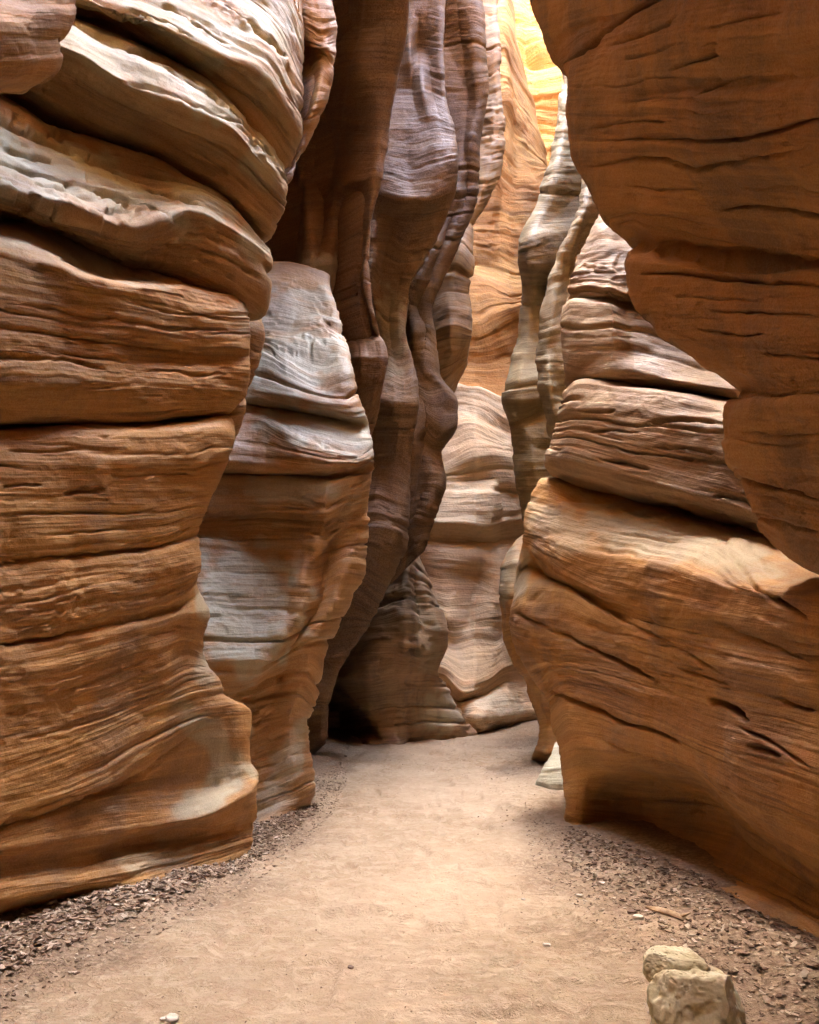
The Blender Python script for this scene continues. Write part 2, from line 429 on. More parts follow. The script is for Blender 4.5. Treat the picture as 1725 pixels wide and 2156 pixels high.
    P = P + n * d[..., None]
    at = np.stack([U + seed*1.9, S + seed*2.3, BL], -1)
    me = grid_mesh(name, P - np.array(parent.location) if parent is not None else P, at)
    me.materials.append(mat)
    o = bpy.data.objects.new(name, me); link(o, parent)
    if label: o['label'] = label
    TOTAL[0] += (P.shape[0]-1)*(P.shape[1]-1)*2
    return o

FOOT = [(-0.6, 0.0, 0.0)]
BACK = [(0.05, 0.5, 0.0), (0.1, 1.8, 0.0)]
UNDER = [(-0.03, 0.5, 0.0), (-0.06, 1.8, 0.0)]
RIM_OUT = [(0.6, 0.0, 0), (2.0, 0.2, 0), (6.0, 0.8, 0), (10.0, 1.8, 0), (10.3, 8, 0)]
RIM_NEAR = [(0.6, 0.0, 0), (2.0, 0.3, 0), (5.0, 0.8, 0), (9.0, 1.1, 0), (13.0, 1.2, 0), (18.0, 1.2, 0), (18.3, 8, 0)]
RIM_IN = [(0.6, -0.1, 0), (2.0, -0.5, 0), (5.0, -1.0, 0), (9.0, -1.2, 0), (14.0, -0.8, 0), (14.3, 8, 0)]
RIM = [(0.6, 0.0, 0), (2.0, 0.1, 0), (5.0, -0.2, 0), (9.0, -0.3, 0), (13.0, 0.2, 0), (18.0, 0.6, 0), (18.3, 8, 0)]
BEHIND_L = [(0.1, -3.0), (1.3, -2.5), (1.3, -4.0)]  # unseen walls drawn together behind the camera to stop light from there
BEHIND_R = [(-0.1, -2.5), (-1.2, -2.5), (-1.2, -4.0)]
G_ = None

# ------------------------------------------------------------------ NEAR LEFT WALL
BL1 = [(-250, 3.6), (0, 4.7), (200, 5.4), (400, 6.2), (540, 6.8), (640, 7.2)]
NEAR_BED = .72
near_left = thing('rock_wall', 'massive layered orange sandstone wall with long pale ledges filling the left side', 'rock wall', (-2.6, 4.5, 0))
kwL = dict(base=BL1, pre=BEHIND_L, post='curl', side=-1, parent=near_left)
rock_patch('rock_layer', M_NEAR, cracks=[
 ([(-60,981),(0,980),(58,986)], 4, 0.036), ([(130,1037),(175,1034),(220,1033)], 5, 0.048), ([(0,1022),(40,1024),(90,1022)], 4, 0.036), ([(-40,912),(65,917),(100,918)], 3.5, 0.024), ([(128,915),(180,917),(240,919)], 3.5, 0.024),
 ([(-80,1178),(0,1176),(100,1171),(200,1165),(300,1155),(398,1128)], 5, 0.042), ([(-80,1362),(0,1355),(100,1345),(175,1320),(240,1300),(350,1280),(402,1258)], 8, 0.036),
 ([(-60,1760),(0,1738),(100,1693),(240,1658),(300,1628),(375,1578),(428,1516)], 6, 0.036), ([(0,1080),(120,1076),(260,1080),(330,1070)], 3, 0.024), ([(60,1130),(180,1122),(290,1112)], 3, 0.018),
 ([(100,1460),(220,1425),(330,1385)], 3.5, 0.018), ([(20,1560),(160,1530),(260,1490)], 3.5, 0.018), ([(240,1000),(330,996),(420,1000)], 3, 0.024), ([(0,948),(90,950),(190,946)], 3, 0.021)], rows=[
 [(-250,2090,G_),(0,1945,G_),(160,1903,G_),(300,1880,G_),(400,1842,G_),(512,1808,G_)],
 [(-250,2010,0),(0,1895,0),(160,1866,-.02),(300,1840,-.02),(420,1808,-.02),(524,1775,0)],
 [(-250,1930,.05),(0,1850,.02),(160,1825,.02),(300,1800,.02),(420,1780,.03),(528,1755,0)],
 [(-250,1900,.05),(0,1820,.05),(160,1800,.05),(300,1768,.2),(420,1750,.12),(534,1725,.03)],
 [(-250,1850,.0),(0,1790,0),(160,1765,0),(300,1742,0),(430,1718,-.08),(541,1664,-.08)],
 [(-250,1830,.03),(0,1752,.03),(120,1716,.03),(240,1680,.03),(400,1660,.13),(543,1628,.16)],
 [(-250,1820,.06),(0,1742,.06),(120,1702,.06),(240,1656,.06),(340,1628,.1),(430,1612,.12),(530,1604,.2)],
 [(-250,1808,-.02),(0,1728,-.02),(120,1690,-.02),(240,1643,-.03),(350,1588,.0),(440,1560,.1),(527,1560,.18)],
 [(-250,1770,.0),(0,1690,0),(120,1660,0),(240,1610,-.03),(360,1545,-.02),(450,1505,.06),(530,1500,.22)],
 [(-250,1700,.0),(0,1630,.0),(200,1560,0),(340,1500,0),(420,1470,0),(478,1462,.1)],
 [(-250,1600,0),(0,1560,0),(200,1515,0),(340,1465,0),(410,1435,.02),(462,1430,.05)],
 [(-250,1500,-.02),(0,1475,-.03),(200,1440,-.03),(340,1400,-.02),(400,1378,.05),(436,1390,.08)],
 [(-250,1440,-.05),(0,1420,-.06),(200,1385,-.06),(330,1352,-.05),(400,1335,.0),(427,1345,.05)],
 [(-250,1402,-.04),(0,1376,-.05),(200,1338,-.05),(330,1308,-.05),(400,1290,-.02),(438,1290,0)],
 [(-250,1388,.0),(0,1360,.0),(200,1323,.0),(330,1294,.01),(400,1266,.02),(420,1252,.03)],
 [(-250,1374,-.05),(0,1345,-.05),(200,1308,-.05),(330,1280,-.05),(400,1250,-.03),(415,1232,-.02)],
 [(-250,1260,-.08),(0,1250,-.08),(200,1225,-.08),(330,1205,-.08),(425,1185,-.06)],
 [(-250,1212,-.04),(0,1196,-.04),(200,1181,-.05),(330,1163,-.05),(418,1140,-.02)],
 [(-250,1203,-.01),(0,1184,-.01),(200,1170,-.0),(330,1152,.01),(413,1124,.03)],
 [(-250,1190,-.05),(0,1172,-.05),(200,1157,-.05),(330,1139,-.05),(414,1108,-.03)],
 [(-250,1040,-.1),(0,1050,-.1),(200,1052,-.1),(330,1052,-.1),(440,1040,-.08)],
 [(-250,960,-.12),(0,970,-.12),(200,972,-.14),(400,966,-.14),(480,958,-.12)],
 [(-250,905,-.08),(0,918,-.08),(200,918,-.1),(400,910,-.12),(486,908,-.1)],
 [(-250,886,.03),(0,900,.03),(200,900,.02),(400,895,.0),(480,886,.02)],
 [(-250,880,.4),(0,890,.4),(200,892,.4),(400,886,.4),(468,878,.35)],
 ], bottom=FOOT, top=BACK, curl=(0, .16), rough=.7, lump=.7, fine=1.5, bed=.6, bleach_sky=[(425,1265,22,45,0,.9),(440,1405,34,60,-15,.9),(330,1800,120,32,14,.75),(455,1660,120,40,32,1.),(440,1545,36,130,42,.9)], **kwL)
rock_patch('rock_layer', M_NEAR, cracks=[([(-40,758),(0,760),(75,765),(165,765),(225,786)], 5, 0.046), ([(95,744),(200,755),(265,766)], 4, 0.033), ([(0,690),(140,712),(300,728),(420,735)], 4, 0.026),
 ([(0,640),(120,655),(240,676),(350,690),(500,694)], 4, 0.033), ([(110,545),(210,566),(255,592)], 4, 0.039), ([(300,780),(400,785),(490,790)], 3.5, 0.033), ([(0,815),(130,812),(250,820)], 3, 0.019), ([(250,640),(360,655),(500,672)], 3, 0.026)], rows=[
 [(-250,874,.5),(0,886,.5),(400,883,.5),(462,880,.45)],
 [(-250,862,.02),(0,873,.02),(200,877,.02),(400,873,0),(474,867,.03)],
 [(-250,800,-.12),(0,805,-.12),(200,808,-.12),(400,818,-.12),(514,826,-.08)],
 [(-250,740,-.06),(0,745,-.08),(200,757,-.08),(400,770,-.1),(526,775,-.1)],
 [(-250,640,-.1),(0,660,-.13),(200,690,-.13),(400,710,-.14),(530,712,-.12)],
 [(-250,560,-.16),(0,590,-.18),(200,625,-.2),(400,655,-.18),(527,670,-.1)],
 [(-250,500,-.2),(0,530,-.2),(100,558,-.2),(200,595,-.22),(300,608,-.22),(350,612,-.2),(450,632,-.08),(520,648,-.05)],
 [(-250,480,-.05),(0,508,-.06),(60,520,-.06),(120,546,-.06),(200,584,-.1),(270,594,-.11),(345,599,-.16),(450,618,-.04),(512,634,.0)],
 [(-250,430,.35),(0,470,.4),(100,500,.4),(200,545,.3),(300,578,.2),(400,598,.12),(450,608,.1),(500,621,.08)],
 [(-250,410,.75),(0,452,.8),(100,478,.75),(200,522,.65),(300,562,.5),(400,592,.35),(450,603,.25),(495,616,.2)],
 ], bottom=UNDER, top=BACK, curl=(0, .14), rough=1.1, fine=1.6, bed=.75, bleach_sky=[(100,520,300,40,-16,1.),(520,650,30,50,0,.6)], **kwL)
rock_patch('rock_layer', M_LEDGE, cracks=[([(-60,340),(0,352),(100,380),(190,415),(280,432),(400,476)], 4, 0.049), ([(185,413),(235,430),(285,447)], 7, 0.070), ([(300,398),(360,410),(430,437)], 6, 0.063),
 ([(-40,262),(0,275),(75,300),(150,330),(250,370),(350,402)], 4, 0.056), ([(0,318),(60,335),(130,352)], 4, 0.042), ([(300,500),(400,520),(500,560),(560,600)], 4, 0.042), ([(360,480),(450,505),(540,560)], 3.5, 0.035), ([(50,390),(120,410),(200,440)], 3.5, 0.042)], rows=[
 [(-250,430,.7),(0,452,.7),(100,478,.65),(200,522,.6),(300,562,.5),(400,593,.3),(450,605,.2),(500,624,.15)],
 [(-250,416,.35),(0,440,.35),(100,464,.34),(200,503,.3),(300,538,.25),(400,565,.15),(480,598,.05),(550,654,.04)],
 [(-250,392,.18),(0,418,.16),(100,448,.15),(200,484,.13),(300,512,.12),(400,512,.05),(480,545,-.02),(569,590,-.02)],
 [(-250,372,.02),(0,398,.0),(100,433,0),(200,467,0),(280,489,-.03),(335,472,-.07),(400,446,-.09),(480,476,-.12),(575,545,-.06)],
 [(-250,335,.14),(0,372,.14),(100,405,.15),(200,436,.13),(300,450,.1),(400,425,.05),(480,455,0),(573,530,.0)],
 [(-250,250,.45),(0,310,.48),(100,342,.48),(200,372,.4),(300,390,.32),(400,400,.2),(480,428,.12),(568,518,.08)],
 [(-250,150,.78),(0,225,.85),(50,248,.82),(100,280,.8),(200,310,.65),(300,335,.5),(350,358,.4),(400,386,.32),(480,414,.22),(562,506,.16)],
 [(-250,120,1.2),(0,205,1.3),(50,236,1.25),(100,268,1.2),(200,300,1.1),(300,326,.95),(350,350,.8),(400,380,.6),(480,409,.4),(556,500,.3)],
 ], bottom=UNDER, top=BACK, curl=(0, .16), rough=2.2, bed=1.5, fine=1.5, bleach_sky=[(60,345,420,72,-17,1.),(430,420,110,45,-25,1.),(540,500,50,60,-40,.8)], **kwL)
rock_patch('rock_layer', M_LEDGE, cracks=[([(240,172),(350,200),(450,240),(520,272)], 4, .06), ([(200,90),(300,130),(400,180),(480,225)], 4, .08), ([(300,108),(400,160),(500,250),(560,330)], 4, .07), ([(150,60),(240,92),(330,140)], 3.5, .06), ([(400,320),(500,380),(560,440)], 4, .05)], rows=[
 [(-250,90,1.2),(0,188,1.2),(100,262,1.1),(200,297,1.0),(300,323,.85),(400,378,.6),(480,414,.38),(558,504,.25)],
 [(-250,60,.9),(0,165,.9),(100,215,.75),(200,262,.65),(300,300,.55),(400,355,.4),(480,400,.22),(572,485,.08)],
 [(-250,20,.6),(0,110,.65),(100,145,.5),(200,195,.35),(300,245,.25),(400,290,.14),(480,330,.03),(590,437,-.0)],
 [(-250,-40,.35),(0,60,.5),(100,85,.3),(170,112,.12),(250,165,.0),(330,203,-.06),(400,232,-.1),(480,268,-.12),(540,325,-.12),(597,395,-.06)],
 [(-250,-80,.55),(0,30,.7),(100,55,.5),(170,80,.33),(250,120,.22),(330,155,.12),(400,185,.08),(460,222,.02),(520,285,.0),(596,374,.0)],
 [(-250,-120,.9),(0,0,1.05),(100,25,.8),(170,48,.62),(250,75,.5),(330,110,.42),(400,145,.34),(450,180,.25),(500,240,.15),(592,355,.08)],
 [(-250,-130,1.3),(0,-10,1.5),(100,15,1.3),(170,40,1.1),(250,66,1.),(330,102,.9),(400,137,.8),(450,172,.6),(500,230,.4),(588,345,.25)],
 ], bottom=UNDER, top=BACK, curl=(0, .18), rough=2.2, bed=1.5, fine=1.5, bleach_sky=[(230,110,220,48,-27,1.),(440,215,130,48,-32,1.),(560,330,60,80,-30,.9)], **kwL)
rock_patch('rock_layer', M_LEDGE, cracks=[([(200,5),(300,40),(380,90),(450,140)], 4, .08), ([(330,0),(420,60),(500,110)], 4, .09), ([(440,0),(520,60),(590,130),(618,200)], 4, .09), ([(530,190),(580,250),(610,300)], 3.5, .06), ([(250,10),(340,45),(430,100)], 3, .06)], rows=[
 [(-250,-130,1.3),(0,-10,1.4),(170,45,1.0),(300,92,.8),(400,143,.65),(450,180,.45),(500,242,.3),(592,368,.2)],
 [(-250,-160,.9),(0,-40,1.),(170,25,.7),(300,70,.5),(400,122,.4),(450,155,.35),(530,215,.2),(614,325,.1)],
 [(-250,-200,.6),(0,-80,.7),(170,0,.4),(300,42,.15),(400,88,.08),(470,125,.0),(530,155,-.06),(628,275,-.02)],
 [(-250,-240,.8),(0,-120,.85),(170,-35,.55),(300,8,.32),(400,52,.22),(470,92,.15),(512,118,.08),(560,140,-.04),(627,245,.02)],
 [(-250,-300,1.0),(0,-190,1.1),(170,-100,.9),(300,-45,.65),(400,0,.5),(480,40,.42),(560,95,.3),(625,200,.25)],
 [(-250,-420,1.2),(0,-320,1.4),(200,-220,1.2),(350,-120,1.),(450,-60,.85),(540,10,.75),(600,90,.7),(628,160,.6)],
 [(-250,-560,1.3),(0,-460,1.5),(200,-360,1.4),(350,-260,1.2),(450,-180,1.1),(540,-110,1.),(600,-40,1.),(632,60,.9)],
 ], bottom=UNDER, top=RIM_NEAR, curl=(0, .16), rough=2.2, bed=1.5, fine=1.5, bleach_sky=[(330,20,300,55,-30,1.),(420,105,120,30,-38,.9),(560,50,90,60,-40,.9)], **kwL)
# wing behind the top of the wall, with the hollow at its heart
rock_patch('rock_wing', M_WARM, rows=[
 [(480,470,1.2),(560,440,1.1),(600,400,1.0),(606,368,.9)],
 [(480,350,1.4),(600,330,1.3),(628,300,1.2),(652,278,1.1)],
 [(480,260,1.6),(600,250,1.6),(640,240,1.6),(664,215,1.1),(690,210,1.1)],
 [(480,160,1.6),(600,160,1.7),(640,150,1.8),(676,120,1.2),(704,150,1.1)],
 [(480,90,1.6),(600,80,1.6),(640,80,1.4),(680,96,1.1),(707,90,1.2)],
 [(480,-20,1.6),(600,-10,1.4),(640,0,1.3),(690,10,1.2),(704,10,1.3)],
 [(480,-120,1.8),(600,-120,1.6),(640,-120,1.6),(698,-100,1.5)],
 ], base=BL1, pre=[(-3, .5)], post='curl', curl=(0, .15), side=-1, parent=near_left, top=RIM, bottom=[(-.5, .6, 0)], label='grey wing of rock with a dark hollow above the ledges')
rock_patch('rock_knob', M_NEAR, rows=[
 [(380,960,1.0),(450,950,.9),(492,925,.9)],
 [(380,900,.9),(450,900,.8),(508,888,.75)],
 [(380,860,.9),(470,855,.75),(519,852,.7)],
 [(380,835,1.0),(470,838,.9),(514,835,.9)],
 [(380,810,.8),(480,815,.65),(530,812,.6)],
 [(380,750,.7),(480,750,.6),(549,760,.5)],
 [(380,690,.7),(480,690,.6),(555,705,.5)],
 [(380,650,.8),(480,655,.7),(548,662,.65)],
 ], base=BL1, pre=[(-2, .3)], post='curl', curl=(0, .12), side=-1, parent=near_left, top=BACK, bottom=UNDER, label='narrow stacked rock knobs in the crack behind the layers')
# rounded boulder jammed above the top left ledge
lodged = thing('jammed_boulder', 'rounded brown boulder jammed over the dark gap at the top left corner', 'boulder', (-2.3, 3.4, 4.4))
rock_patch('boulder_body', M_NEAR, lodged, rows=[
 [(-250,230,.5),(-100,215,.5),(0,192,.5),(40,185,.45),(66,174,.5)],
 [(-250,190,.2),(-100,180,.1),(0,168,.0),(60,164,.05),(100,150,.15)],
 [(-250,150,.1),(-100,140,-.1),(0,130,-.15),(70,125,-.1),(124,116,.05)],
 [(-250,90,.0),(-100,90,-.2),(0,85,-.2),(70,84,-.15),(122,84,.05)],
 [(-250,40,.0),(-100,40,-.2),(0,45,-.2),(70,48,-.15),(146,55,.05)],
 [(-250,-20,.1),(-100,-10,-.1),(0,0,-.1),(80,10,-.1),(158,22,.05)],
 [(-250,-80,.3),(-100,-60,.1),(0,-50,.1),(80,-40,.05),(150,-25,.1)],
 ], base=[(-250, 3.0), (0, 3.8), (200, 4.4)], pre=[(-1.5, 0)], post='curl', curl=(0, .15), side=-1, top=[(.3, .3, .2), (.4, 1.5, .3)], bottom=UNDER, rough=.6)

# ------------------------------------------------------------------ SECOND LEFT BUTTRESS
BL2 = [(330, 7.3), (400, 7.6), (530, 8.3), (650, 8.8), (800, 9.3)]
second_left = thing('rock_buttress', 'smooth rounded buttress with blue grey sheen bulging behind the left wall', 'rock buttress', (-1.8, 9, 0))
rock_patch('buttress_body', M_WARM, second_left, rows=[
 [(330,1850,G_),(530,1748,G_),(590,1720,G_),(652,1697,G_)],
 [(330,1790,0),(530,1715,0),(590,1690,0),(663,1655,.0)],
 [(330,1700,0),(530,1640,.05),(575,1625,.12),(615,1605,.0),(652,1592,.12)],
 [(330,1600,0),(530,1560,.12),(570,1545,.2),(620,1530,.05),(650,1530,.2)],
 [(330,1500,0),(460,1485,.12),(530,1470,.28),(575,1455,.3),(630,1450,.08),(667,1478,.14)],
 [(330,1450,.1),(460,1445,.15),(530,1430,.12),(600,1400,.2),(645,1395,.08),(675,1423,.12)],
 [(330,1415,.2),(440,1412,.12),(540,1404,-.05),(600,1375,.15),(650,1350,.02),(690,1345,.12)],
 [(330,1350,.4),(440,1350,.28),(560,1345,.06),(592,1340,-.06),(640,1320,.16),(680,1305,.0),(712,1300,.14)],
 [(330,1290,.6),(430,1290,.48),(560,1290,.24),(605,1290,.1),(632,1290,-.06),(670,1280,.16),(705,1262,.02),(735,1258,.18)],
 [(330,1220,.8),(430,1215,.7),(560,1215,.45),(612,1215,.25),(640,1215,.0),(680,1205,.2),(735,1180,.02),(762,1185,.15)],
 [(330,1150,1.0),(430,1150,.9),(560,1150,.62),(640,1150,.3),(668,1150,.05),(700,1140,.22),(755,1130,.08),(777,1130,.12)],
 [(330,1098,1.15),(430,1096,1.05),(560,1090,.75),(640,1096,.42),(682,1098,.08),(710,1085,.1),(782,1075,.08)],
 [(330,1080,.95),(430,1076,.85),(560,1072,.58),(640,1078,.25),(684,1080,-.06),(730,1060,-.04),(784,1050,-.02)],
 [(330,1040,1.0),(430,1030,.88),(560,1032,.58),(640,1035,.22),(690,1040,-.06),(740,1028,-.08),(788,1018,-.05)],
 [(330,1022,1.1),(440,1004,.95),(560,1010,.62),(640,1012,.25),(690,1014,.0),(740,1005,-.08),(793,990,-.06)],
 [(330,1010,1.2),(440,992,1.05),(560,999,.75),(640,1001,.4),(690,1002,.18),(740,997,.06),(794,982,.03)],
 [(330,996,1.0),(440,978,.85),(560,986,.52),(640,989,.14),(690,990,-.06),(740,986,-.12),(796,973,-.1)],
 [(330,960,1.05),(440,948,.9),(560,953,.58),(640,966,.12),(700,975,-.08),(750,974,-.12),(794,958,-.1)],
 [(330,920,1.2),(440,900,1.1),(540,893,.85),(600,920,.42),(650,943,.14),(700,951,-.02),(745,958,-.08),(792,940,-.06)],
 [(330,880,1.4),(440,865,1.3),(530,868,1.05),(620,890,.6),(690,905,.3),(750,915,.12),(787,918,.04)],
 [(330,852,1.6),(440,842,1.5),(515,848,1.25),(620,864,.85),(700,880,.55),(755,892,.3),(780,898,.16)],
 [(330,842,1.4),(440,836,1.3),(515,842,1.0),(620,856,.55),(700,871,.28),(748,880,.12),(774,876,.1)],
 [(330,800,1.45),(440,800,1.35),(540,822,.9),(610,836,.5),(700,852,.24),(740,855,.12),(764,850,.12)],
 [(330,740,1.7),(440,740,1.6),(550,735,1.4),(600,765,.95),(680,800,.55),(738,785,.35)],
 [(330,700,1.8),(440,700,1.8),(550,700,1.6),(640,708,1.2),(700,720,.9),(731,735,.7)],
 [(330,630,2.2),(440,630,2.2),(560,630,2.1),(640,645,1.75),(716,668,1.3)],
 [(330,580,2.6),(440,580,2.6),(590,580,2.5),(640,590,2.2),(697,604,1.8)],
 [(330,556,3.2),(440,556,3.2),(590,556,3.1),(640,562,2.9),(688,580,2.5)],
 ], base=BL2, pre=[(-2, .3), (-3, 0)], post='curl', curl=(0, .16), side=-1, bottom=FOOT, top=[(.15, .3, 1.0), (.3, .6, 2.5)], sc=1.2, rough=1.5, bed=1.15,
 bleach_sky=[(520,1270,150,150,-8,1.),(690,905,190,62,-8,1.),(600,770,190,90,15,1.),(620,655,110,60,10,.85),(620,1030,150,34,0,.75),(560,1690,60,30,10,.6),(610,1600,34,110,-25,.7),(480,1560,60,40,30,.8)])

# dark alcove wall
BL3 = [(560, 12.0), (850, 12.0)]
alcove = thing('rock_wall', 'tall dark brown hollowed wall rising behind the blue grey buttress', 'rock wall', (-1.5, 12, 0))
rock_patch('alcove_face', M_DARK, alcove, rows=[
 [(640,1000,1.2),(740,960,1.),(770,915,.8),(786,890,.4)],
 [(640,900,.9),(740,880,.6),(770,865,.3),(801,830,.1)],
 [(640,800,.9),(720,800,.3),(760,790,.0),(812,790,-.1)],
 [(640,760,.9),(720,755,.2),(760,750,-.1),(816,755,-.1)],
 [(640,735,1.3),(720,728,.6),(765,718,.2),(808,720,.0)],
 [(560,715,2.8),(650,712,2.8),(720,712,2.4),(760,710,1.),(798,705,.1)],
 [(560,640,3.),(650,640,.8),(700,640,1.0),(740,640,1.8),(779,638,0)],
 [(560,570,3.2),(622,568,3.0),(646,565,.1),(690,560,.3),(735,570,1.6),(771,575,0)],
 [(560,480,3.4),(622,480,3.4),(648,480,.4),(680,480,1.0),(705,460,.8),(735,480,1.6),(779,475,0)],
 [(560,380,3.0),(605,380,3.0),(630,380,1.3),(680,380,1.2),(735,380,.5),(797,375,0)],
 [(560,280,1.6),(640,280,1.2),(700,280,.9),(750,280,.5),(808,290,0)],
 [(560,160,.9),(640,160,.6),(700,170,.3),(745,160,-.1),(823,155,-.3)],
 [(560,60,.5),(680,60,.2),(720,60,.0),(775,60,-.4),(843,55,-.8)],
 [(560,-40,.0),(680,-40,-.2),(730,-40,-.6),(780,-40,-1.),(852,-30,-1.2)],
 [(560,-200,-.8),(700,-200,-1.2),(780,-200,-1.6),(870,-200,-2.0)],
 ], base=BL3, pre=[(-3, .3), (-3, 0)], post='curl', curl=(0, .14), side=-1, bottom=[(-1, .5, 0), (-3, .5, 0)], top=RIM_IN, sc=1.5, rough=.5, flute=.9, fine=.6, bed=.25, crease=.5, lump=.7, bleach_sky=[(675,575,70,40,0,.8)])

# ------------------------------------------------------------------ TALL TWISTED COLUMN, left of centre
BL4 = [(540, 13.0), (660, 13.2), (900, 13.4)]
twisted = thing('rock_column', 'tall twisting striped column of brown and grey rock left of the centre gap', 'rock column', (-1, 13.5, 0))
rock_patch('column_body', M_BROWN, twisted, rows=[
 [(520,1650,G_),(600,1610,G_),(655,1588,G_)],
 [(540,1600,.2),(630,1575,.2),(685,1556,0)],
 [(560,1500,.2),(640,1495,.1),(688,1493,0)],
 [(580,1430,.2),(660,1420,.1),(706,1428,0)],
 [(600,1350,.2),(700,1340,.1),(768,1328,0)],
 [(620,1260,.2),(750,1250,0),(792,1278,0)],
 [(640,1180,.3),(770,1170,-.1),(800,1185,-.1),(826,1195,0)],
 [(660,1120,.3),(790,1110,-.2),(830,1125,-.2),(850,1135,.1)],
 [(680,1060,.4),(790,1050,-.1),(830,1070,-.1),(858,1075,.1)],
 [(700,990,.6),(790,980,.2),(830,980,.1),(863,1000,.1)],
 [(720,900,.6),(800,900,.2),(840,900,-.1),(875,900,-.1)],
 [(720,850,.6),(800,845,0),(830,850,-.25),(881,850,-.2)],
 [(720,800,.8),(815,800,.2),(850,810,-.1),(878,800,-.1)],
 [(720,740,1.2),(800,740,.9),(840,760,.4),(867,750,.15)],
 [(720,660,1.4),(790,660,.7),(820,680,.8),(838,680,.5),(856,690,.4)],
 [(720,580,1.4),(778,580,.3),(800,600,.7),(840,600,.9),(868,605,.6)],
 [(720,500,1.4),(785,500,.4),(820,500,.8),(860,520,.8),(912,510,.5)],
 [(720,450,1.4),(790,450,.6),(830,455,.6),(880,460,.4),(935,450,.4)],
 [(720,410,1.3),(800,410,.4),(850,420,.1),(900,420,.05),(952,400,.3)],
 [(720,350,1.3),(800,350,.5),(870,360,.3),(920,350,.15),(962,335,.2)],
 [(720,270,1.2),(820,270,.6),(870,270,.45),(920,260,.4),(957,270,.4)],
 [(720,190,1.3),(830,190,1.1),(870,190,.9),(890,190,.5),(910,195,.8),(938,205,.6)],
 [(720,110,1.3),(840,110,1.1),(862,110,.8),(880,100,1.1),(932,110,.7)],
 [(720,30,1.3),(845,30,1.0),(870,20,.9),(900,20,.9),(934,30,.8)],
 [(720,-60,1.3),(850,-60,1.0),(900,-60,.9),(936,-50,.9)],
 [(720,-220,1.3),(850,-220,1.0),(900,-220,.9),(940,-200,.9)],
 ], base=BL4, pre=[(-3, .3), (-3, 0)], post='curl', curl=(0, .14), side=-1, bottom=FOOT, top=RIM_OUT, sc=1.7, rough=1.0, flute=.6, bed=.3, lump=.6, crease=.85, 
 bleach_sky=[(820,700,40,110,0,.8)])

BL5 = [(800, 15.0), (1100, 15.6)]
dark_ribs = thing('rock_column', 'dark narrow ribbed column with blue black edges beside the orange lit gap', 'rock column', (-.5, 15.3, 0))
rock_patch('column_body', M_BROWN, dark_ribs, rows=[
 [(780,1240,.8),(850,1190,.4),(870,1165,.2),(883,1150,.1)],
 [(790,1150,.8),(855,1120,.3),(880,1110,.1),(898,1105,.2)],
 [(800,1080,.8),(855,1075,.1),(885,1060,.3),(900,1065,.0),(913,1070,.2)],
 [(800,1000,.8),(850,1000,-.1),(880,1000,.4),(905,1000,.1),(936,1005,.2)],
 [(800,940,.8),(868,935,.0),(888,930,.4),(905,945,.4),(930,955,.4)],
 [(800,885,.8),(872,885,.1),(895,880,.2),(930,905,-.1),(958,895,0)],
 [(800,830,.8),(880,830,.4),(910,840,.1),(935,832,.0),(953,848,.2)],
 [(800,780,.9),(870,770,.6),(895,775,.2),(916,788,.3)],
 [(800,710,.9),(858,705,.7),(872,700,.1),(892,700,.5),(912,720,.4)],
 [(800,645,.9),(860,645,.3),(875,650,.6),(903,652,.4)],
 [(800,590,.9),(880,590,.1),(900,590,.4),(925,592,.4)],
 [(820,500,.9),(915,520,.1),(935,500,.5),(950,500,.2),(972,490,.5)],
 [(840,400,.9),(945,400,.5),(962,400,.1),(980,400,.5),(1002,400,.3)],
 [(850,300,.9),(950,300,.6),(980,290,.4),(992,290,.1),(1008,300,.2)],
 [(850,200,.9),(940,200,.8),(985,200,.5),(1005,200,.1),(1018,190,.1)],
 [(850,80,.9),(930,80,.9),(975,80,.6),(995,80,.2),(1012,90,.1)],
 [(850,-20,.9),(930,-20,.7),(970,-20,.4),(1003,-20,.2)],
 [(850,-200,.9),(930,-200,.7),(970,-200,.4),(1000,-200,.2)],
 ], base=BL5, pre=[(-3, .3), (-3, 0)], post='curl', curl=(0, .12), side=-1, bottom=[(-.5, .5, .3)], top=RIM_OUT, sc=1.8, rough=1.0, flute=.9, bed=.2, lump=.5, crease=.95, amp=.6)

